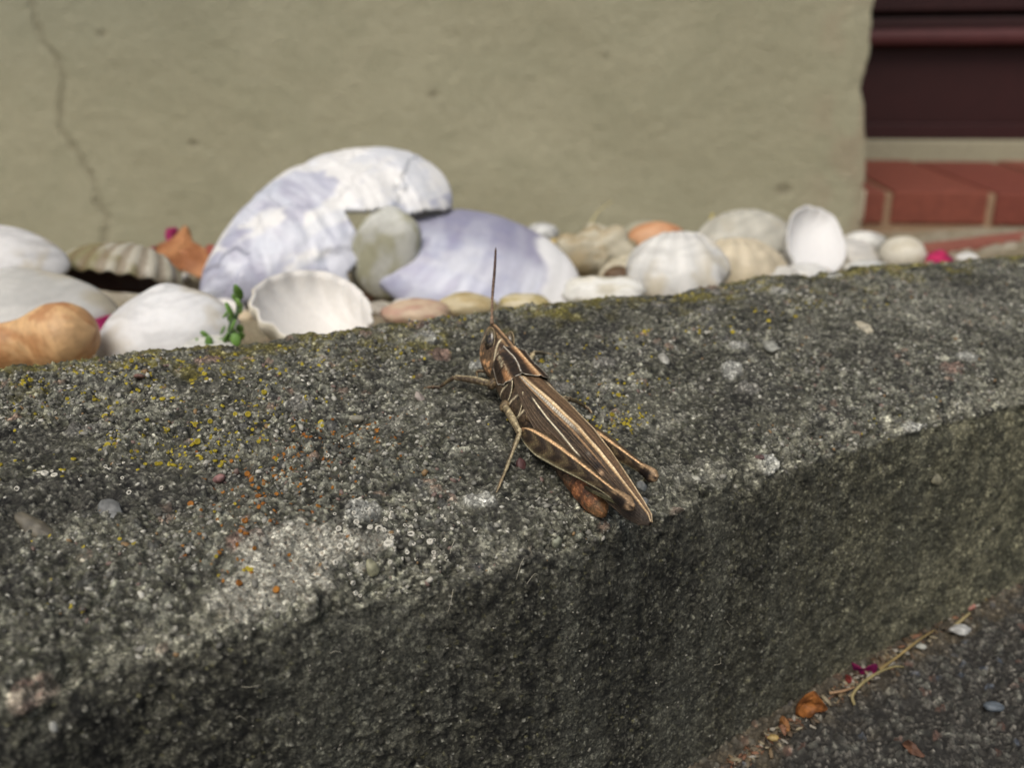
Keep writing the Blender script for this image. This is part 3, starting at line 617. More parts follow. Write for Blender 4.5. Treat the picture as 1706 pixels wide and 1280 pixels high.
# -- left group
bivalve('clam_shell', 'smooth white clam shell tilted above the brown rimmed cockle', 'shell', at(8, 428, 118), mm(100, 118), (.30, -.35, .89), R(-32), 'oval', .42, cout=(232, 230, 226), seed=21, power=.7)
bivalve('clam_shell', 'large smooth grey white clam shell behind the orange pebble', 'shell', at(30, 560, 112), mm(170, 112), (.18, -.48, .86), R(8), 'clam', .52, cout=(214, 212, 204), seed=22, power=.6)
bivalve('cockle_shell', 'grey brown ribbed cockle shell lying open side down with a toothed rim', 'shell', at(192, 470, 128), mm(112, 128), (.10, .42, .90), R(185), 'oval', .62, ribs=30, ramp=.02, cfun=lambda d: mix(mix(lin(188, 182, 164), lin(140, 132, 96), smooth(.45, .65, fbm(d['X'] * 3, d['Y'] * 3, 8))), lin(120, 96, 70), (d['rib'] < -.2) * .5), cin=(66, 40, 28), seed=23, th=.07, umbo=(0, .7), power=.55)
bivalve('clam_shell', 'smooth rounded bright white clam shell beside the green sprout', 'shell', at(284, 570, 104), mm(122, 104), (-.06, -.58, .82), R(14), 'clam', .66, cout=(238, 237, 234), seed=24, power=.52)
def snail():
    """tan sea snail: body whorl and blunt spire along one axis"""
    a = at(-60, 596, 96); b = at(160, 548, 96); k, m = 40, 70; rings = []
    ts = np.linspace(0, 1, m); ax = (b - a); L = np.linalg.norm(ax); ax /= L; B = basis(ax)
    prof = np.interp(ts, [0, .04, .15, .3, .42, .5, .58, .7, .82, .92, .975, 1], [.02, .10, .17, .19, .175, .18, .21, .245, .245, .19, .10, .01])
    prof = np.convolve(np.pad(prof, 2, mode='edge'), np.ones(5) / 5, 'valid'); prof[0] = prof[-1] = .01
    al = np.linspace(0, 2 * np.pi, k, endpoint=False); cs = []
    for t, r in zip(ts, prof):
        rr = r * L * (1 + .05 * np.sin(2 * al + t * 9) + .05 * (fbm(np.cos(al) * 2 + t * 7, np.sin(al) * 2, 5) - .5))
        rings.append(a + ax * L * t + np.cos(al)[:, None] * B[0] * rr[:, None] + np.sin(al)[:, None] * B[1] * rr[:, None])
        cs.append(mix(lin(172, 126, 82), lin(196, 158, 112), smooth(.35, .65, fbm(np.cos(al) * 2 + t * 6, np.sin(al) * 2 + t * 3, 31))))
    cs = np.array(cs) * (.72 + .5 * fbm(np.broadcast_to(ts[:, None] * 40, (m, k)), np.broadcast_to(np.cos(al) * 6 + np.sin(al) * 3, (m, k)), 36))[..., None]; cs = mix(cs, lin(156, 104, 64), smooth(.55, .7, fbm(np.broadcast_to(ts[:, None] * 9, cs.shape[:2]), np.broadcast_to(np.cos(al) * 2, cs.shape[:2]), 33)) * .7)
    V, F = loft(rings); o = mesh_object('orange_stone', V, F, M['pebble'], col=np.vstack([cs.reshape(-1, 3), cs[0].mean(0), cs[-1].mean(0)]))
    tag(o, 'lumpy orange tan stone touching the back of the kerb', 'stone')
snail()
# white cockle, hollow side towards the camera
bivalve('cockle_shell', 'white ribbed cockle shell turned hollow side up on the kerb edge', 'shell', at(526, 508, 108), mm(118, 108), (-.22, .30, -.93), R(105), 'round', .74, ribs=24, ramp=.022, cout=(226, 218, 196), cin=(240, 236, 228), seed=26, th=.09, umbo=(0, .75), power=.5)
bivalve('shell_fragment', 'thin white shell fragment lying flat on the mossy kerb edge', 'shell', at(352, 574, 96), mm(50, 96), (.05, -.2, .97), R(10), 'oval', .16, cout=(226, 224, 214), seed=28, nr=14, na=48, ragged=.3)
# -- middle low stones
pebble('pink_pebble', 'flat pinkish beige pebble against the kerb below the lilac shells', at(694, 522, 110), (mm(56, 110), mm(40, 110), mm(24, 110)), (200, 176, 148), cl2=(186, 150, 128), seed=31)
pebble('beige_pebble', 'sandy beige pebble beside the pinkish one under the lilac shell', at(776, 510, 114), (mm(52, 114), mm(34, 114), mm(22, 114)), (196, 182, 146), cl2=(178, 158, 112), seed=32)
pebble('cream_pebble', 'small cream pebble in front of the white end of the lilac shell', at(874, 506, 118), (mm(42, 118), mm(30, 118), mm(17, 118)), (208, 196, 164), cl2=(180, 164, 110), seed=33)
pebble('white_pebble', 'low domed chalk white pebble right of the lilac shell', at(1008, 492, 126), (mm(70, 126), mm(40, 126), mm(34, 126)), (232, 230, 220), cl2=(204, 198, 178), seed=34, rough=.34)
pebble('white_pebble', 'small white pebble at the wall behind the lilac shell', at(903, 392, 230), (mm(26, 230), mm(20, 230), mm(20, 230)), (216, 216, 210), seed=35)
pebble('quartz_lump', 'rough translucent beige quartz lump between white shells', at(990, 424, 165), (mm(68, 165), mm(40, 165), mm(50, 165)), (192, 184, 160), cl2=(168, 152, 118), seed=36, rough=.42, freq=2.0, cat='stone')
pebble('yellow_pebble', 'small yellowish pebble tucked against the quartz lump', at(930, 412, 190), (mm(20, 190), mm(16, 190), mm(16, 190)), (196, 172, 110), seed=37)
pebble('brown_pebble', 'dark brown pebble in the gap beside the white cockle', at(1030, 462, 150), (mm(26, 150), mm(20, 150), mm(18, 150)), (120, 92, 62), seed=38)
# slipper limpet: orange dome in a grey rim
bivalve('limpet_shell', 'grey limpet shell arched over the orange one', 'shell', at(1078, 408, 196), mm(66, 196), (-.2, .15, .95), R(170), 'oval', .62, cout=(178, 174, 150), cin=(90, 60, 40), seed=39)
pebble('limpet_shell', 'orange apricot limpet shell half covered by a grey shell', at(1094, 402, 186), (mm(52, 186), mm(34, 186), mm(32, 186)), (212, 162, 120), cl2=(196, 140, 98), seed=40, rough=.08, cat='shell')
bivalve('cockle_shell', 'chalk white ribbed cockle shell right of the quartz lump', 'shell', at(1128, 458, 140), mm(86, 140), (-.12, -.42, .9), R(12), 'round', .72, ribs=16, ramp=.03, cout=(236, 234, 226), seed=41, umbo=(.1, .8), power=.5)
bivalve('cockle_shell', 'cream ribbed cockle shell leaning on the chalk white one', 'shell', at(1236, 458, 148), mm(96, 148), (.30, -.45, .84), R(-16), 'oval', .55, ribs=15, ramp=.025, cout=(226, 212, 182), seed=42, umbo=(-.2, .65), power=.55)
bivalve('clam_shell', 'long grey white clam shell lying behind the cream cockle', 'shell', at(1244, 402, 200), mm(86, 200), (0, -.3, .95), R(4), 'oval', .55, cout=(206, 202, 186), seed=43, ribs=14, ramp=.015, umbo=(-.3, .6))
bivalve('oyster_shell', 'white cup shaped shell standing tilted with its smooth hollow showing', 'shell', at(1360, 402, 178), mm(84, 178), (-.30, .62, -.66), R(-48), 'oval', .50, cout=(206, 204, 196), cin=(238, 236, 232), seed=44, th=.10, ragged=.12)
pebble('white_pebble', 'small white pebble behind the standing cup shaped shell', at(1436, 406, 230), (mm(38, 230), mm(26, 230), mm(20, 230)), (226, 224, 214), seed=45)
pebble('cream_pebble', 'round cream pebble at the end of the shell heap', at(1503, 426, 176), (mm(38, 176), mm(36, 176), mm(33, 176)), (214, 208, 190), cl2=(200, 192, 170), seed=46, rough=.05)
bivalve('shell_fragment', 'flat white shell fragment in front of the standing cup shell', 'shell', at(1345, 456, 150), mm(44, 150), (.05, -.25, .95), R(4), 'oval', .3, cout=(232, 230, 222), seed=47, nr=14, na=48, ragged=.3)
bivalve('shell_fragment', 'flat white shell fragment beside the round cream pebble', 'shell', at(1448, 448, 158), mm(42, 158), (.0, -.2, .97), R(-6), 'oval', .24, cout=(222, 222, 214), seed=48, nr=14, na=48, ragged=.3)
bivalve('shell_fragment', 'tiny white shell chip on the ground by the red edging', 'shell', at(1612, 431, 170), mm(20, 170), (.0, -.3, .95), R(0), 'oval', .45, cout=(230, 228, 220), seed=49, nr=12, na=36, ragged=.3)
bivalve('shell_fragment', 'broken white shell piece wedged below the cream cockle', 'shell', at(1296, 462, 146), mm(52, 146), (.2, -.35, .9), R(-14), 'oval', .3, cout=(230, 226, 214), seed=50, nr=16, na=60, ragged=.5)
bivalve('shell_fragment', 'cream broken shell piece between quartz lump and chalk white cockle', 'shell', at(1044, 446, 158), mm(44, 158), (-.2, -.5, .8), R(30), 'oval', .3, cout=(214, 204, 176), seed=51, nr=16, na=60, ragged=.5, ribs=14, ramp=.03)
bivalve('shell_fragment', 'white shell piece propped between chalk white cockle and cream cockle', 'shell', at(1196, 440, 160), mm(46, 160), (.1, -.6, .75), R(20), 'clam', .35, cout=(226, 222, 210), seed=52, nr=16, na=60, ragged=.4)
bivalve('shell_fragment', 'brownish pink shell piece lying behind the cream cockle', 'shell', at(1176, 412, 196), mm(34, 196), (.0, -.4, .9), R(-10), 'oval', .3, cout=(176, 132, 116), seed=53, nr=16, na=48, ragged=.4)
bivalve('shell_fragment', 'white shell piece leaning on the standing cup shaped shell', 'shell', at(1424, 422, 186), mm(50, 186), (.3, -.5, .8), R(-20), 'oval', .34, cout=(228, 224, 214), seed=54, nr=16, na=48, ragged=.4)
# filler pebbles and chips that show in the gaps
fill = []
for k in range(210):
    x = RNG.uniform(-40, 1560); base_y = np.interp(x, [0, 800, 1706], [600, 520, 440]); Yd = np.interp(x, [0, 1600], [108, 165]) + RNG.uniform(4, 110)
    P = aty(x, 400, Yd); P[2] = float(bedz(P)); r = RNG.uniform(1.4, 3.4); fill.append((P, r))
V0, F0 = ICO[2]; VV, CC, FF = [], [], []
for k, (P, r) in enumerate(fill):
    sq = np.array([RNG.uniform(.8, 1.4), RNG.uniform(.7, 1.1), RNG.uniform(.4, .7)]); B = basis((RNG.normal(0, .3), RNG.normal(0, .3), 1), RNG.uniform(0, 6))
    V = V0 * (1 + .3 * (fbm(V0[:, 0] * 1.4 + k, V0[:, 1] * 1.4 + V0[:, 2], k)[:, None] - .5)) * sq * r; VV.append(P + np.array([0, 0, r * .3]) + V @ B); FF.append(F0 + k * len(V0))
    CC.append(np.tile(lin(*[(206, 200, 186), (186, 170, 140), (158, 150, 136), (218, 214, 204), (160, 120, 96)][k % 5]), (len(V0), 1)))
o = mesh_object('bed_gravel', np.vstack(VV), np.vstack(FF), M['pebble'], col=np.vstack(CC)); o['kind'] = 'stuff'; o['label'] = 'loose pale gravel and shell chips under the shell heap'; o['category'] = 'gravel'

def sheet(name, label, cat, pts, thick, cl, mat, bend=None, parent=None, group=None, cl2=None, n=14, seed=0):
    """a thin crumpled leaf or petal: outline polygon of 3-D points around a raised or sunk centre"""
    P = catmull(np.vstack([pts, pts[:1]]), 36)[:-1]; c = P.mean(0) + (np.zeros(3) if bend is None else np.asarray(bend)); rs = np.linspace(0, 1, n)
    nrm = np.cross(P[9] - P[0], P[18] - P[0]); nrm /= np.linalg.norm(nrm) + 1e-9
    size = np.linalg.norm(P - c, axis=1).mean()
    G = np.array([c + (P - c) * r ** .9 for r in rs]); nz = fbm(G[..., 0] / size * 1.6 + seed, G[..., 2] / size * 1.6 + G[..., 1] / size, seed) - .5
    G = G + nrm * (nz * size * .55)[..., None]; up_ = G + nrm * thick / 2; dn_ = (G - nrm * thick / 2)[::-1]
    V = np.concatenate([up_, dn_], 0); F = grid_faces(2 * n, 36, True)
    cc = mix(lin(*cl), lin(*(cl2 or tuple(np.array(cl) * .75))), smooth(.35, .65, fbm(V[..., 0] / size * 2 + seed, V[..., 2] / size * 2 + V[..., 1] / size, seed + 4)))
    o = mesh_object(name, V.reshape(-1, 3), F, M[mat], col=cc.reshape(-1, 3), parent=parent)
    return tag(o, label, cat, group) if parent is None else o
def px3(lst, Y=None): return np.array([at(x, y, q) for x, y, q in lst])
leaf = sheet('dry_leaf', 'curled orange brown dry leaf standing between cockle and lilac mussel', 'leaf', px3([(252, 432, 168), (282, 404, 166), (307, 374, 170), (318, 400, 166), (338, 412, 160), (352, 440, 156), (340, 462, 154), (305, 452, 156), (276, 444, 160)]), .5, (166, 116, 76), 'leaf', bend=(0, -3, 1), cl2=(138, 88, 54), seed=3)
sheet('dry_leaf', 'reddish tan dry leaf half hidden behind the large lilac mussel', 'leaf', px3([(335, 420, 172), (352, 408, 172), (378, 404, 172), (398, 396, 176), (396, 430, 174), (372, 450, 168), (345, 452, 166)]), .5, (160, 102, 78), 'leaf', bend=(0, -2, 1), cl2=(136, 62, 56), seed=5)
MG = (134, 20, 76)
def petal(label, lst, Y, bend=(0, -1, .5), seed=0, cl=MG): return sheet('petal', label, 'petal', np.array([at(x, y, Y + dy) for x, y, dy in lst]), .25, cl, 'petal', bend=bend, seed=seed, cl2=(118, 12, 62), n=8)
petal('magenta petal at the top of the curled brown leaf', [(274, 392, 0), (280, 380, 2), (292, 378, 3), (298, 388, 2), (296, 402, 0), (284, 408, -2)], 172, seed=1)
petal('small magenta petal at the left edge of the curled leaf', [(246, 418, 0), (254, 411, 1), (263, 415, 1), (262, 426, 0), (252, 428, -1)], 170, seed=2)
petal('wide magenta petal lodged between orange stone and white clam', [(126, 514, 4), (146, 516, 3), (172, 528, 2), (194, 524, 3), (190, 560, -2), (172, 580, -4), (160, 552, -2)], 112, seed=3)
petal('magenta petal on the ground beside the round cream pebble', [(1542, 432, 0), (1548, 421, 2), (1562, 417, 3), (1580, 424, 2), (1588, 436, 0), (1570, 443, -3)], 172, seed=4, cl=(176, 40, 84))
petal('dull magenta petal behind the chalk white cockle', [(1138, 396, 0), (1150, 391, 2), (1166, 394, 2), (1160, 406, -1), (1144, 406, -2)], 205, seed=6, cl=(150, 60, 90))
# sprout
def sprout():
    P0 = at(392, 572, 96); P1 = at(397, 482, 97); st = catmull([P0, at(384, 545, 96), at(396, 520, 96), P1], 14)
    t = empty('green_sprout', P0, 'small green sprout growing beside the white clam shell', 'plant'); V, F = tube(st, np.linspace(.32, .2, 14), 8); mesh_object('stem', V, F, M['plant'], parent=t, col=lin(74, 92, 62))
    for (x, y, r, dx) in [(396, 484, 11, 0), (380, 512, 11, -1), (384, 530, 8, 1), (396, 502, 7, -1), (386, 552, 12, 1), (392, 562, 10, -1), (399, 545, 8, 1), (340, 556, 9, 1), (348, 566, 8, -1), (330, 568, 7, 0), (391, 494, 7, 1), (402, 512, 7, 0), (378, 522, 8, 1), (390, 538, 9, -1), (401, 558, 9, 1), (379, 560, 9, 0), (372, 548, 7, 1), (393, 478, 6, -1)]:
        c = at(x, y, 96 + dx * .8); rr = mm(r * 1.2, 96); V, F = ICO[2]; V = V * np.array([rr * .7, rr * .28, rr * 1.1]) * (1 - .35 * V[:, 2:]); B = basis((RNG.normal(0, .4), RNG.normal(-.3, .3), 1), RNG.uniform(-.6, .6))
        mesh_object('leaf', c + V @ B, F, M['plant'], parent=t, col=lin(*random.choice([(96, 132, 58), (82, 116, 48), (116, 148, 76)])))
    V, F = tube(catmull([at(388, 566, 96), at(362, 566, 96.5), at(330, 570, 97)], 10), .16, 6); mesh_object('stem', V, F, M['plant'], parent=t, col=lin(90, 120, 60))
sprout()
def stalk(name, label, pts, rad, cl, mat='leaf', cat='stem', group=None):
    P = catmull(pts, 26); V, F = tube(P, np.interp(np.linspace(0, 1, 26), [0, .5, 1], [rad * 1.1, rad, rad * .6]), 8); return tag(mesh_object(name, V, F, M[mat], col=lin(*cl)), label, cat, group)
stalk('grass_stalk', 'pale dry grass stalk leaning against the wall behind the quartz lump', [at(978, 392, 215), at(990, 362, 222), at(1004, 346, 228), at(1021, 334, 233)], .28, (176, 166, 124))
stalk('grass_stalk', 'tiny yellow stalk at the wall behind the long clam shell', [at(1182, 386, 230), at(1184, 368, 232), at(1188, 356, 234)], .45, (176, 160, 84))
# ---------------------------------------------------------------- litter on the paving along the kerb foot
def pv(x, y, up=0.): P = pavehit(x, y); return P * (1 - up / CAMH)
sheet('dry_leaf', 'crumpled orange brown leaf scrap on the paving at the kerb foot', 'leaf', np.array([pv(1326, 1194, .4), pv(1328, 1172, 1.6), pv(1342, 1158, 2.6), pv(1355, 1152, 2.6), pv(1368, 1166, 2), pv(1378, 1182, 1), pv(1358, 1188, .8), pv(1342, 1196, .3)]), .12, (138, 86, 40), 'leaf', bend=(0, -.1, .5), cl2=(92, 54, 24), seed=8)
sheet('dry_leaf', 'small tan leaf scrap beside the crumpled leaf on the paving', 'leaf', np.array([pv(1298, 1208, .2), pv(1300, 1196, 1), pv(1308, 1195, 1.2), pv(1316, 1212, .5), pv(1312, 1220, .2)]), .1, (120, 80, 42), 'leaf', seed=9)
sheet('dry_leaf', 'brown leaf flake lying alone out on the dark paving', 'leaf', np.array([pv(1502, 1240, .3), pv(1515, 1234, .8), pv(1530, 1248, .6), pv(1540, 1262, .2), pv(1518, 1258, .2)]), .1, (110, 78, 60), 'leaf', seed=10)
sheet('petal', 'folded magenta petal caught among dry stems at the kerb foot', 'petal', np.array([pv(1418, 1104, 1.2), pv(1428, 1112, 1.2), pv(1442, 1114, 1.0), pv(1458, 1108, 1.2), pv(1460, 1120, .3), pv(1440, 1124, .2), pv(1424, 1118, .2)]), .1, (130, 20, 74), 'petal', cl2=(90, 12, 52), seed=12)
sheet('petal', 'small red petal below the folded magenta petal on the paving', 'petal', np.array([pv(1408, 1124, .8), pv(1418, 1128, .8), pv(1416, 1140, .3), pv(1410, 1136, .2)]), .1, (118, 50, 46), 'petal', seed=13)
stalk('straw_stalk', 'curved pale dry stem bowed over the paving beside the magenta petal', [pv(1424, 1176, .2), pv(1420, 1160, .7), pv(1436, 1140, 1.2), pv(1462, 1122, 1.2), pv(1488, 1112, .8), pv(1506, 1112, .4)], .13, (132, 120, 82))
stalk('straw_stalk', 'straight straw stem running along the kerb foot above the magenta petal', [pv(1466, 1116, .5), pv(1494, 1096, .6), pv(1530, 1068, .6), pv(1558, 1050, .5)], .12, (132, 114, 74))
stalk('straw_stalk', 'short straw stem between crumpled leaf and magenta petal', [pv(1382, 1156, .3), pv(1404, 1152, .5), pv(1424, 1146, .5)], .12, (140, 112, 84))
stalk('straw_stalk', 'thick yellow straw stem at the far end of the kerb foot', [pv(1640, 1000, .4), pv(1660, 976, .7), pv(1684, 954, .6)], .17, (140, 114, 68))
stalk('straw_stalk', 'pale straw stem lying beyond the white stone chips', [pv(1588, 1046, .3), pv(1602, 1034, .5), pv(1616, 1022, .5)], .16, (150, 136, 96))
for k, (x, y, r, cl, lb) in enumerate([(1600, 1050, 1.0, (196, 196, 190), 'largest white stone chip in the litter at the kerb foot'), (1534, 1078, .55, (176, 176, 164), 'round greyish chip beside the straight straw stem'), (1656, 980, .6, (206, 200, 188), 'white chip beside the thick yellow straw stem'),
        (1288, 1230, .5, (176, 150, 92), 'sandy yellow chip below the small tan leaf scrap'), (1655, 1178, .8, (98, 106, 112), 'bluish grey stone chip out on the dark paving'), (1610, 1010, .9, (170, 120, 104), 'pinkish stone chip near the white chips')]):
    pebble('stone_chip', lb, pv(x, y, .2), (r, r * .7, r * .5), cl, seed=60 + k, rough=.25, sub=3, cat='stone')
P = []; Nn_ = []; cs = []
for k in range(900):
    x = RNG.uniform(1180, 1720); yb = np.interp(x, [1180, 1706], [1292, 930]); y = yb + abs(RNG.normal(0, 14)) + 2; P.append(pavehit(x, y)); Nn_.append((RNG.normal(0, .3), RNG.normal(0, .3), 1)); cs.append(lin(*random.choice([(104, 88, 66), (128, 118, 96), (80, 66, 50), (112, 80, 60), (138, 132, 120), (66, 58, 48), (96, 86, 70)])))
scatter('kerb_foot_litter', M['leaf'], np.array(P), np.array(Nn_), (Vg * np.array([1.6, .8, .7]), Fg), RNG.uniform(.10, .46, len(P)), np.array(cs), parent=pave)

# ================================================================== GRASSHOPPER (local mm: a towards the head, l to its left, d up its back)
T0 = atz(1078, 868, -24.0); V0h = atz(822, 540, -16.2); GA = (V0h - T0) / np.linalg.norm(V0h - T0)
D0 = np.array([0, -.15, 1.]); D0 = D0 - GA * (D0 @ GA); D0 /= np.linalg.norm(D0); L0 = np.cross(D0, GA); c_, s_ = math.cos(R(-22)), math.sin(R(-22))
GD, GL = c_ * D0 + s_ * L0, c_ * L0 - s_ * D0
def G(P): P = np.asarray(P, float); return T0 + P[..., :1] * GA + P[..., 1:2] * GL + P[..., 2:] * GD
def onl(x, y, l):
    d = ray(x, y); t = (l + T0 @ GL) / (d @ GL); P = d * t - T0; return np.array([P @ GA, P @ GL, P @ GD])
def loc(P): P = np.asarray(P) - T0; return np.array([P @ GA, P @ GL, P @ GD])
hopper = empty('grasshopper', ksurf(G([14, 0, -4.])), 'brown striped grasshopper with pale lines, perched on the front edge of the kerb', 'grasshopper')
PALE, TAN, BRN, DRK, ORG, CRM = lin(214, 196, 152), lin(184, 142, 90), lin(104, 76, 46), lin(46, 33, 23), lin(186, 118, 54), lin(206, 198, 176)
OLV = lin(112, 96, 60)
def line(x, c, wd): return np.exp(-((x - c) / wd) ** 2)
def tone(c):
    c = np.asarray(c, float); lum = (c @ np.array([.3, .55, .15]))[..., None]; c = c + (lum - c) * .22
    return c * (.78 + .26 * smooth(.05, .42, lum))
_mo = mesh_object
def mesh_object(name, V, F, mat, parent=None, col=None, **k): return _mo(name, V, F, mat, parent=parent, col=tone(col), **k)
# ---- body: head, thorax, abdomen as one continuous skin
ST = np.array([  # a, top, bottom, half width
    (23.50, -.10, -.40, .14), (23.44, -.05, -.75, .30), (23.30, .0, -1.15, .46), (23.0, .04, -1.75, .68), (22.5, .08, -2.45, .90), (21.9, .11, -3.0, 1.05), (21.2, .14, -3.35, 1.14), (20.4, .17, -3.35, 1.2), (19.8, .16, -3.15, 1.24),
    (19.3, .0, -3.0, 1.2), (18.6, -.1, -3.1, 1.3), (17.5, -.15, -3.2, 1.5), (16, -.25, -3.3, 1.62), (14.5, -.35, -3.3, 1.7), (13, -.45, -3.25, 1.7), (11.5, -.5, -3.2, 1.6), (10, -.6, -3.1, 1.45), (8.4, -.7, -3.1, 1.34), (6.8, -.9, -3.15, 1.2), (5.4, -1.15, -3.15, 1.05), (4.4, -1.4, -3.1, .88), (3.7, -1.65, -2.95, .66), (3.3, -1.9, -2.75, .4), (3.15, -2.1, -2.5, .1)])
na_, nt_ = 230, 84; aa = np.concatenate([np.linspace(23.5, 23.0, 14)[:-1], np.linspace(23.0, 3.15, na_ - 13)]); o_ = np.argsort(ST[:, 0])
tp, bt, hw = [np.interp(aa, ST[o_, 0], ST[o_, c]) for c in (1, 2, 3)]
sm = lambda v: np.convolve(np.pad(v, 3, mode='edge'), np.array([1, 2, 3, 4, 3, 2, 1]) / 16, 'valid'); tp2, bt2, hw2 = tp.copy(), bt.copy(), hw.copy(); tp2[14:], bt2[14:], hw2[14:] = sm(tp)[14:], sm(bt)[14:], sm(hw)[14:]
TH = np.linspace(0, 2 * np.pi, nt_, endpoint=False); A2, T2 = np.meshgrid(aa, TH, indexing='ij'); mid = (tp2 * .45 + bt2 * .55)[:, None]
cs_, sn_ = np.cos(T2), np.sin(T2)
Lc = np.sign(sn_) * np.abs(sn_) ** .82 * hw2[:, None]; Dc = mid + np.where(cs_ > 0, (tp2[:, None] - mid) * cs_, (mid - bt2[:, None]) * cs_)
# abdomen rings, mouth part step, head keel
seg = (A2 < 11.5); ringw = np.where(seg, .022 * np.cos((A2 - 3.2) * 2 * np.pi / 1.12), 0); Lc *= 1 + ringw + np.where(seg, .10 * (fbm(A2 * 5, T2 * 5, 78) - .5), 0); Dc = Dc + ringw * .5 * np.sign(cs_)
Lc *= 1 - .22 * smooth(-2.3, -3.3, Dc) * (A2 > 19.6)                                     # narrower jaw
Dc = Dc + .10 * line(Lc, 0, .12) * (A2 > 19.6) * (cs_ > 0)                                # keel on top of the head
Vb = G(np.stack([A2, Lc, Dc], -1)); al_, ad_ = np.abs(Lc), Dc
nz1 = fbm(A2 * 2.2, T2 * 3, 71); nz2 = fbm(A2 * 6, T2 * 7, 72)
cb = mix(BRN, OLV, nz1); cb = mix(cb, DRK, smooth(.5, .75, nz2) * .6)
head = A2 > 19.35
hc_ = mix(lin(120, 92, 60), lin(74, 56, 38), smooth(.35, .65, nz2)); hc_ = mix(hc_, lin(196, 140, 78), smooth(-1.35, -1.7, ad_) * smooth(-3.0, -2.3, ad_) * smooth(.42, .6, fbm(A2 * 3, ad_ * 4, 73)))
hc_ = mix(hc_, TAN, line(Lc, 0, .13) * (ad_ > -.5)); hc_ = mix(hc_, lin(50, 34, 22), line(al_, .30, .10) * (ad_ > -.4)); hc_ = mix(hc_, lin(150, 116, 70), line(al_, .5, .10) * (ad_ > -.6)); hc_ = mix(hc_, lin(64, 46, 30), line(al_, .76, .14) * (ad_ > -.6))
hc_ = mix(hc_, PALE, line(ad_ - .1 + .9 * (20.4 - A2), -.55, .09) * (A2 < 20.9) * (ad_ < 0.1) * (ad_ > -1.3))
hc_ = mix(hc_, PALE, line(A2, 22.55 - .0 * ad_, .07) * (ad_ > -2.6) * (ad_ < -.25) * .6); hc_ = mix(hc_, lin(52, 38, 26), smooth(-3.2, -3.6, ad_) * .6)
cb = np.where(head[..., None], hc_, cb)
thor = (A2 < 19.35) & (A2 > 11.2)
tc = mix(lin(92, 72, 46), lin(58, 44, 30), smooth(.4, .6, nz2)); tc = mix(tc, lin(140, 118, 76), smooth(-2.2, -3.2, ad_) * .5)
for a0, k in ((16.6, .22), (15.0, .22), (13.4, .22)): tc = mix(tc, PALE, line(A2 + (ad_ + 2.2) * k, a0, .07) * (ad_ > -3.4) * .85); tc = mix(tc, DRK, line(A2 + (ad_ + 2.2) * k, a0 - .17, .08) * .7)
cb = np.where(thor[..., None], tc, cb)
abd = A2 < 11.2; ac = mix(lin(96, 72, 44), lin(62, 46, 30), smooth(.4, .6, nz1)); ac = mix(ac, lin(186, 112, 44), smooth(7.5, 5.2, A2) * smooth(.3, .6, nz1) * .9); ac = mix(ac, lin(120, 66, 26), (smooth(.42, .55, fbm(A2 * 9, T2 * 12, 79)) * smooth(7, 5, A2)) * .75); ac = mix(ac, DRK, smooth(-.3, -1, ringw / .022) * .6); ac = mix(ac, lin(150, 110, 56), smooth(4.4, 3.5, A2) * .5)
cb = np.where(abd[..., None], ac, cb)
V, F = loft(Vb); mesh_object('body', V, F, M['chitin'], parent=hopper, col=np.vstack([cb.reshape(-1, 3), cb[0].mean(0), cb[-1].mean(0)]))
# ---- eyes
for sgn in (1, -1):
    V, F = ICO[4]; ax1 = np.array([.62, .0, .78]); ax2 = np.array([.78, 0, -.62]); ax3 = np.array([0, 1., 0])
    P = np.array([21.6, sgn * .86, -.60]) + V[:, :1] * ax1 * .98 + V[:, 1:2] * ax2 * .60 + V[:, 2:] * ax3 * .42
    ce = mix(lin(98, 84, 54), lin(38, 28, 20), smooth(.35, .65, fbm(P[:, 0] * 5, P[:, 2] * 5, 81) - .35 * V[:, 0] + .05)); mesh_object('eye', G(P), F, M['eye'], parent=hopper, col=ce)
    # pale ring round the eye
    al = np.linspace(0, 2 * np.pi, 40, endpoint=False); Q = np.array([21.58, sgn * .93, -.60]) + np.cos(al)[:, None] * ax1 * 1.04 + np.sin(al)[:, None] * ax2 * .66
    Qc = np.vstack([Q, Q[:1]]); rings = []; 
    V, F = tube(G(Qc), .045, 6); mesh_object('eye_rim', V, F, M['chitin'], parent=hopper, col=lin(150, 128, 86))
# ---- antenna: tapering beads
pa = G(onl(819.5, 540, .22)); tipd = ray(826, 412); tip = pa + (tipd * (pa @ FW) - pa); tip = tip * 1.02
P = catmull([pa, pa + (tip - pa) * .33 + RT * -.07, pa + (tip - pa) * .7 + RT * .0, tip], 121); tt = np.linspace(0, 1, 121)
rad = np.interp(tt, [0, .06, .12, .6, .95, 1], [.15, .15, .105, .125, .095, .02]) * (1 - .16 * (np.cos(tt * 26 * 2 * np.pi) > .75)); V, F = tube(P, rad, 10)
ca = mix(lin(142, 108, 76), lin(84, 58, 46), smooth(.1, .7, tt)); ca = mix(ca, lin(176, 150, 112), (np.cos(tt * 26 * 2 * np.pi) > .8) * .4 * (tt < .6)); cc = np.repeat(ca, 10, 0); mesh_object('antenna', V, F, M['chitin'], parent=hopper, col=np.vstack([cc, ca[0], ca[-1]]))
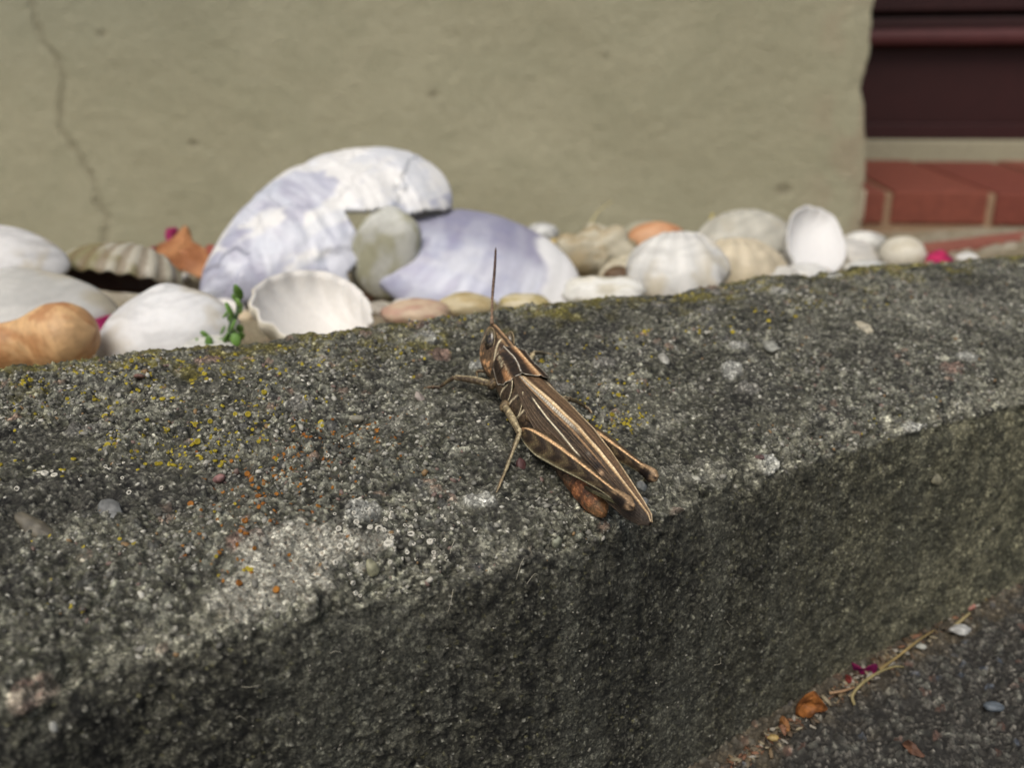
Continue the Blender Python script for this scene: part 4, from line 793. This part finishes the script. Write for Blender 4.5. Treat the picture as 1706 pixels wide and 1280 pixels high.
# ---- pronotum: a saddle shell over the thorax
na_, nv = 90, 121; u_ = np.linspace(0, 1, na_); vv = np.linspace(-1, 1, nv); U, Vv = np.meshgrid(u_, vv, indexing='ij'); av = np.abs(Vv)
arear = 15.25 + 1.25 * smooth(.0, .45, av) * .55 + .5 * smooth(.55, .8, av) + .9 * smooth(.8, 1, av); afront = 19.45 + .12 * (1 - av) - .25 * smooth(.5, 1, av)
Ap = afront + (arear - afront) * U
lc_ = np.interp(Ap, [15.2, 16.2, 17.4, 18.1, 18.8, 19.6], [1.34, 1.2, .88, .80, .90, 1.02])
ks = np.array([0, .28, .34, .52, .75, 1.0])
lw = lambda f: f
low_d = -1.75 - .30 * smooth(19.3, 17.6, Ap)
hwp = np.interp(Ap, [15.2, 17, 18.5, 19.6], [1.86, 1.74, 1.48, 1.34])
mdp = np.interp(Ap, [15.3, 17, 19.6], [.44, .36, .24]); cdp = np.interp(Ap, [15.3, 17, 19.6], [.06, .16, .10])
def prof_l(v): return np.select([v < .3, v < .52, v < .78], [lc_ * (v / .3), lc_ + (hwp * .96 - lc_) * smooth(.3, .56, v), hwp * (.96 + .04 * smooth(.52, .7, v))], hwp * (1 - .10 * smooth(.78, 1, v)))
def prof_d(v): return np.select([v < .3], [mdp + (cdp - mdp) * (v / .3) ** 1.5], cdp + (low_d - cdp) * ((np.clip(v, .3, 1) - .3) / .7) ** 1.15)
Lp = np.sign(Vv) * prof_l(av); Dp = prof_d(av)
ridge = .09 * line(av, .30, .03) + .10 * line(av, 0, .03) + .05 * line(U, 1, .014) + .02 * line(U, 0, .014) + .03 * line(av, 1, .014); sulc = -.05 * line(U, .52, .02) * (av < .9)
bulge = (fbm(Ap * 4, Vv * 14, 91) - .5) * .05 * (av > .45)
Lp = Lp + np.sign(Vv) * (av > .28) * (ridge * .6 + sulc + bulge); Dp = Dp + (av < .36) * (ridge + sulc)
outer = np.stack([Ap, Lp, Dp], -1); inner_ = np.stack([Ap, Lp * .94, Dp - .07], -1)
cp = mix(lin(98, 70, 42), lin(62, 44, 28), smooth(.35, .65, fbm(Ap * 3, Vv * 9, 92)))
cp = mix(cp, lin(186, 128, 66), line(av, 0, .10) * .95); cp = mix(cp, lin(214, 176, 116), line(av, 0.012, .028) * .7)
cp = mix(cp, lin(36, 25, 18), smooth(.10, .16, av) * smooth(.30, .26, av) * .75); cp = mix(cp, CRM, line(av, .305, .016) * smooth(.98, .9, U))
cp = mix(cp, lin(34, 24, 18), smooth(.33, .36, av) * smooth(.52, .46, av) * smooth(.05, .2, U) * .9)
cp = mix(cp, lin(168, 152, 116), smooth(.50, .55, av) * smooth(.68, .62, av) * smooth(.42, .6, fbm(Ap * 5, Vv * 16, 93)) * .9)
cp = mix(cp, lin(188, 126, 58), smooth(.50, .58, av) * smooth(.76, .68, av) * smooth(.45, .75, U) * .75)
cp = mix(cp, lin(40, 28, 20), smooth(.66, .74, av) * smooth(.98, .92, av) * smooth(.95, .7, U) * .8)
cp = mix(cp, CRM * .9, np.clip(line(U, 1, .014) * .85 + line(av, 1, .015) * .6 + line(U, 0, .010) * .45, 0, 1) * .9)
Vp = np.concatenate([outer, inner_[::-1]], 0); Vp = np.concatenate([Vp, Vp[:1]], 0); mesh_object('pronotum', G(Vp).reshape(-1, 3), grid_faces(2 * na_ + 1, nv), M['chitin'], parent=hopper, col=np.concatenate([cp, cp[::-1] * .5, cp[:1]], 0).reshape(-1, 3))
# ---- folded fore wings
def tegmen(sgn):
    na_, nv = 220, 90; a_ = np.linspace(16.0, -.35, na_); v = np.linspace(0, 1, nv); A, Vw = np.meshgrid(a_, v, indexing='ij')
    ax_ = [-.35, .1, 1.2, 3, 6, 8.6, 12, 15, 16]
    rl = np.interp(A, ax_, [.05, .12, .22, .36, .56, .70, .86, 1.0, 1.05]); rd = np.interp(A, ax_, [.36, .48, .58, .68, .78, .77, .38, -.06, -.15])
    ll = np.interp(A, ax_, [.10, .36, .60, .84, 1.25, 1.55, 1.85, 1.86, 1.7]); ld = np.interp(A, [-.35, .1, 1.2, 3, 6, 8.6, 11, 12.5, 14, 15.2, 16], [-.22, -.50, -.82, -1.05, -1.35, -1.55, -1.6, -1.35, -.95, -.65, -.45])
    ml = np.interp(A, ax_, [.02, .02, .0, -.05, -.15, -.2, -.2, -.2, -.2]); md = rd + np.interp(A, ax_, [.0, .02, .04, .06, .10, .14, .22, .32, .34])
    tR = .2; top = Vw < tR; t1 = Vw / tR; t2 = (Vw - tR) / (1 - tR)
    bul = np.sin(np.clip(t2, 0, 1) * np.pi) * .16 * smooth(-.35, .8, A)
    Lw = np.where(top, ml + (rl - ml) * t1, rl + (ll - rl) * np.clip(t2, 0, 1) ** .75 + bul); Dw = np.where(top, md + (rd - md) * t1 ** 2, rd + (ld - rd) * np.clip(t2, 0, 1) ** 1.05)
    veins = [.03, .075, .12, .2, .245, .30, .36, .42, .48, .55, .63, .71, .80, .89, .97]; rel = np.zeros_like(A); vm = np.zeros_like(A)
    for k, c in enumerate(veins):
        cc = c + .012 * np.sin(A * .9 + k * 2.1); h = line(Vw, cc, .010); rel += h * (.05 if k != 3 else .09); vm = np.maximum(vm, h)
    cross = (np.sin(A * 17 + 8 * np.floor(Vw * 16) * 1.7) > .86) * (1 - vm); rel += cross * .012
    nl, nd_ = np.where(top, .1, .85), np.where(top, 1., .5); Lw = Lw + nl * rel; Dw = Dw + nd_ * rel
    if sgn < 0: Dw = Dw - .05 * (Vw < .3); Lw = Lw - .0
    n1 = fbm(A * 1.6, Vw * 14, 95 + sgn); n2 = fbm(A * 5, Vw * 40, 97)
    c = mix(lin(66, 49, 33), lin(44, 32, 22), smooth(.4, .62, n1)); c = mix(c, lin(112, 86, 56), smooth(.55, .72, n2) * .55)
    c = mix(c, lin(104, 76, 46), smooth(.19, .15, Vw)); c = mix(c, lin(140, 106, 66), (Vw < .17) * vm * .7)
    c = mix(c, lin(98, 76, 50), smooth(.58, .68, Vw) * .55); c = mix(c, lin(128, 102, 66), (Vw > .28) * vm * .45)
    c = mix(c, lin(70, 46, 28), line(Vw, .155, .02) * .7); c = mix(c, lin(198, 158, 98), line(Vw, .215, .034) * .97); c = mix(c, lin(232, 204, 150), line(Vw, .198, .012) * .8)
    silver = smooth(.235, .25, Vw) * smooth(.325, .30, Vw) * smooth(7.5, 9.5, A); c = mix(c, lin(182, 172, 150) * (0.75 + .4 * (np.sin(A * 26 + Vw * 60) > 0))[..., None], silver * .85)
    c = mix(c, lin(170, 128, 74), smooth(.31, .33, Vw) * smooth(.375, .35, Vw) * smooth(3, 7, A) * .8)
    st0 = np.interp(A, [7.2, 12.8], [.60, .50]); c = mix(c, lin(222, 208, 168), line(Vw, st0, .016) * smooth(13.4, 12.9, A) * smooth(6.3, 7.0, A))
    c = mix(c, lin(24, 17, 13), line(A, 5.05, .35) * smooth(.36, .42, Vw) * smooth(.62, .52, Vw) * .8); c = mix(c, lin(190, 150, 104), line(A, 4.45, .20) * smooth(.42, .46, Vw) * smooth(.60, .54, Vw) * .8); c = mix(c, lin(118, 108, 94), line(A, 6.2, .2) * line(Vw, .42, .04) * .8)
    c = mix(c, lin(52, 42, 33), smooth(2.6, .8, A) * (Vw > .26) * .8); c = mix(c, lin(96, 80, 62), smooth(2.6, .8, A) * (Vw > .26) * vm * .5)
    # rounded tip: pull the last stretch together
    pinch = smooth(.35, -.35, A) ** 2; dm = (.30 + 0 * A); Dw = Dw * (1 - pinch * .42) + dm * pinch * .42 - .12 * pinch
    O = np.stack([A - .55 * (1 - smooth(0, .5, np.abs(Vw - .55))) * pinch * 0, sgn * Lw, Dw], -1); I = O - np.stack([0 * A, sgn * nl * .045, nd_ * .045], -1)
    Vt = np.concatenate([O, I[::-1]], 0); Vt = np.concatenate([Vt, Vt[:1]], 0)
    mesh_object('wing', G(Vt).reshape(-1, 3), grid_faces(2 * na_ + 1, nv), M['wing'], parent=hopper, col=np.concatenate([c, c[::-1] * .6, c[:1]], 0).reshape(-1, 3))
tegmen(1); tegmen(-1)
# ---- legs
def limb(pts, rads, n=40, k=14, squash=(1, 1), side=None):
    """tapered limb through local points; returns loft with per-ring parameter"""
    P = catmull(pts, n); tt = np.linspace(0, 1, n); rad = np.interp(tt, np.linspace(0, 1, len(rads)) if not isinstance(rads, dict) else list(rads.keys()), list(rads) if not isinstance(rads, dict) else list(rads.values()))
    T = np.gradient(P, axis=0); T /= np.linalg.norm(T, axis=1)[:, None]; sd = np.array([0, 1., 0]) if side is None else np.asarray(side, float); al = np.linspace(0, 2 * np.pi, k, endpoint=False); rings = []
    for p, t, r in zip(P, T, rad):
        y = sd - t * (sd @ t); y /= np.linalg.norm(y); z = np.cross(t, y); 
        if z[2] < 0: z = -z
        rings.append(p + r * (np.cos(al)[:, None] * y * squash[0] + np.sin(al)[:, None] * z * squash[1]))
    return np.array(rings), tt, al
def addlimb(name, parent, rings, colr, mat='chitin'):
    V, F = loft(G(rings)); return mesh_object(name, V, F, M[mat], parent=parent, col=np.vstack([colr.reshape(-1, 3), colr[0].mean(0), colr[-1].mean(0)]))
def leg_root(name, base): o = bpy.data.objects.new(name, None); COL.objects.link(o); o.parent = hopper; o['_org'] = list(hopper['_org']); o.empty_display_size = .002; return o
def legcol(tt, al, base=(154, 134, 90), dark=(84, 66, 44), seed=0, edge=True):
    tg, ag = np.meshgrid(tt, al, indexing='ij'); c = mix(lin(*base), lin(*dark), smooth(.42, .62, fbm(tg * 9 + seed, np.cos(ag) * 1.5, seed)))
    if edge: c = mix(c, lin(196, 178, 128), line(np.sin(ag), .9, .25) * .55); c = mix(c, lin(48, 36, 24), line(np.sin(ag), .1, .25) * .45)
    return c
def hind(sgn, base, knee, hh, foot_px):
    base, knee = np.asarray(base, float), np.asarray(knee, float); root = leg_root('hind_leg', base)
    n, k = 110, 48; tt = np.linspace(0, 1, n); ax = knee - base; L = np.linalg.norm(ax); ax /= L; sd = np.array([0, 1., 0]) * sgn; sd = sd - ax * (sd @ ax); sd /= np.linalg.norm(sd); up = np.cross(ax, sd) * 1.; 
    if up[2] < 0: up = -up
    hu = np.interp(tt, [0, .03, .1, .22, .4, .6, .75, .86, .92, .97, 1], [.10, .38, .66, .82, .76, .56, .40, .35, .46, .44, .10]) * hh
    hl = np.interp(tt, [0, .03, .1, .22, .4, .6, .75, .86, .92, .97, 1], [.10, .55, .95, 1.18, 1.0, .66, .45, .40, .56, .60, .12]) * hh
    hu, hl = [np.convolve(np.pad(q, 3, mode='edge'), np.ones(7) / 7, 'valid') for q in (hu, hl)]; th_ = np.interp(tt, [0, .05, .2, .45, .75, .88, .95, 1], [.08, .32, .52, .46, .30, .30, .38, .08])
    al = np.linspace(0, 2 * np.pi, k, endpoint=False); tg, ag = np.meshgrid(tt, al, indexing='ij'); ca, sa = np.cos(ag), np.sin(ag)
    y_ = np.sign(ca) * np.abs(ca) ** .8 * th_[:, None]; z_ = np.where(sa > 0, hu[:, None], hl[:, None]) * np.sign(sa) * np.abs(sa) ** .9
    keel = .05 * (line(sa, .72, .07) + line(sa, -.80, .06)) * (ca > 0); herr = .022 * np.cos((tg * 46 + np.abs(sa - .0) * 5.)) * smooth(.62, .5, np.abs(sa)) * (ca > 0) * smooth(.86, .8, tg) * smooth(.04, .1, tg)
    y_ = y_ + keel + herr
    P = base + tg[..., None] * L * ax + y_[..., None] * sd + z_[..., None] * up
    P = P + up * (.10 * np.sin(tg * np.pi))[..., None]
    hb = np.cos(tg * 46 + np.abs(sa) * 5.); c = mix(lin(86, 68, 42), lin(56, 42, 28), smooth(-.2, .5, hb)); c = mix(c, lin(120, 104, 62), line(hb, -1, .18) * .55 * smooth(.8, .6, tg))
    c = mix(c, lin(52, 38, 25), smooth(.30, .48, sa) * smooth(.62, .56, sa) * .6); c = mix(c, lin(208, 160, 98), smooth(.60, .66, sa) * smooth(.90, .84, sa)); c = mix(c, lin(232, 196, 140), line(sa, .665, .03) * .8)
    c = mix(c, lin(84, 66, 42), smooth(.90, .94, sa) * .85); c = mix(c, lin(120, 106, 68), smooth(-.45, -.62, sa) * .6); c = mix(c, lin(206, 194, 146), line(sa, -.80, .07) * .85); c = mix(c, lin(92, 74, 48), smooth(-.86, -.93, sa) * .6)
    kn = smooth(.83, .87, tg); c = mix(c, lin(160, 126, 82), kn * (sa > .1) * .9); c = mix(c, lin(44, 30, 22), kn * smooth(.30, .10, sa) * smooth(-.98, -.85, sa)); c = mix(c, lin(150, 118, 78), kn * line(tg + .03 * sa, .965, .016) * .8)
    c = mix(c, lin(30, 20, 15), smooth(.05, .03, np.abs(tg - .925 + .045 * (sa - .1) ** 2)) * smooth(-.95, -.7, sa) * smooth(.66, .45, sa) * .9); c = mix(c, lin(176, 128, 80), smooth(.06, .02, tg) * .8)
    addlimb('femur', root, P, c)
    # tibia folded under the thigh, foot on the stone
    f3, fn = khit(*foot_px); fl = loc(f3 + fn * .12); kb = knee - ax * .25 - up * .12
    midp = kb + (fl - kb) * .5 - up * .15 + sd * .1
    rg, t3, al3 = limb([kb, midp, fl], [.20, .15, .13, .12, .14], 40, 12); addlimb('tibia', root, rg, legcol(t3, al3, (132, 124, 78), (84, 74, 46), 5))
    d = (fl - kb) / np.linalg.norm(fl - kb)
    for q in np.linspace(.35, .92, 9):
        p = kb + (fl - kb) * q - up * .15 * math.sin(q * math.pi); V, F = tube(G(np.array([p, p + d * .18 - up * .22 + sd * .06])), [.03, .008], 5); mesh_object('spine', V, F, M['chitin'], parent=root, col=lin(60, 44, 28))
    g3, gn = khit(foot_px[0] - 14 * sgn, foot_px[1] - 12); rg, t3, al3 = limb([fl, (fl + loc(g3 + gn * .15)) / 2 + np.array([0, 0, .08]), loc(g3 + gn * .08)], [.13, .11, .12, .09, .05], 22, 10); addlimb('foot', root, rg, legcol(t3, al3, (120, 92, 56), (70, 52, 34), 7))
lk = onl(1056, 846, 1.45); rk = onl(1095, 797, -2.25)
hind(1, onl(869, 716, 2.1), lk, .92, (938, 792)); hind(-1, np.array([12.6, -2.15, -1.6]), rk, .95, (1075, 800))
def walk(name, pts_local, rads, sgn, foot_l, seed):
    """coxa, femur, tibia, foot of a walking leg"""
    hip, kn, an, ft_ = pts_local; root = leg_root(name, hip)
    V, F = ICO[3]; mesh_object('coxa', G(np.asarray(hip) + V * np.array([.42, .38, .5])), F, M['chitin'], parent=root, col=mix(lin(126, 104, 66), lin(66, 50, 33), smooth(.4, .6, fbm(V[:, 0] * 3, V[:, 2] * 3, seed))))
    rg, t3, al3 = limb([hip, (np.asarray(hip) + kn) / 2 + np.array([0, .03, .06]), kn], {0: .22, .15: .27, .5: .29, .85: .22, .95: .25, 1: .1}, 40, 16); addlimb('femur', root, rg, legcol(t3, al3, seed=seed))
    rg, t3, al3 = limb([kn, (np.asarray(kn) + an) / 2 + np.array([0, .04 * sgn, .05]), an], {0: .14, .06: .19, .5: .14, .9: .13, 1: .09}, 36, 12); addlimb('tibia', root, rg, legcol(t3, al3, (122, 104, 66), (76, 58, 38), seed + 1))
    rg, t3, al3 = limb([an, (np.asarray(an) + ft_) / 2 + np.array([0, 0, .08]), ft_], {0: .12, .3: .10, .35: .13, .6: .09, .66: .11, .9: .08, 1: .03}, 30, 10); addlimb('foot', root, rg, legcol(t3, al3, (116, 84, 50), (72, 52, 34), seed + 2))
def kl(x, y, h=.1): p, n = khit(x, y); return loc(p + n * h)
walk('front_leg', (onl(820, 640, 1.35), onl(757, 629, 2.9), kl(734, 650, .25), kl(706, 648, .08)), None, 1, None, 11)
walk('middle_leg', (onl(841, 677, 1.75), onl(866, 722, 2.75), kl(838, 796, .35), kl(826, 822, .06)), None, 1, None, 15)
walk('front_leg', (np.array([18.6, -1.2, -2.5]), onl(889, 588, -2.6), kl(905, 592, .2), kl(925, 596, .06)), None, -1, None, 21)
walk('middle_leg', (np.array([15.6, -1.5, -2.6]), onl(946, 664, -3.1), kl(972, 680, .2), kl(985, 690, .06)), None, -1, None, 25)
# plates on the flank below the wing
for (x, y, l, ra, rd, rl, cl) in [(848, 652, 1.66, .34, .95, .12, (74, 58, 38)), (866, 675, 1.72, .30, 1.0, .12, (84, 68, 44))]:
    V, F = ICO[3]; c0 = onl(x, y, l); ax1 = onl(x + 6, y - 22, l) - onl(x - 4, y + 20, l); ax1 /= np.linalg.norm(ax1); ax2 = np.array([ax1[2], 0, -ax1[0]]); P = c0 + V[:, :1] * ax1 * rd + V[:, 1:2] * ax2 * ra + V[:, 2:] * np.array([0, 1., 0]) * rl
    e = np.hypot(V[:, 0], V[:, 1]); mesh_object('flank_plate', G(P), F, M['chitin'], parent=hopper, col=mix(mix(lin(*cl), lin(50, 38, 26), smooth(.4, .6, fbm(V[:, 0] * 4, V[:, 1] * 4, 3))), lin(206, 190, 146), smooth(.86, .95, e) * smooth(1.01, .97, e)))
V, F = ICO[3]; P = onl(881, 696, 1.6) + V * np.array([.42, .22, .30]); mesh_object('hind_coxa', G(P), F, M['chitin'], parent=hopper, col=mix(lin(150, 128, 84), lin(84, 62, 38), smooth(.5, -.1, V[:, 2])))
# palps under the face
for sgn in (1, -1):
    rg, t3, al3 = limb([np.array([21.0, sgn * .6, -3.1]), np.array([21.5, sgn * .75, -3.5]), np.array([21.3, sgn * .7, -3.85])], [.12, .11, .12, .05], 16, 8); addlimb('palp', hopper, rg, legcol(t3, al3, (120, 90, 56), (80, 58, 36), 30))

for o in bpy.data.objects:
    if '_org' in o.keys(): del o['_org']
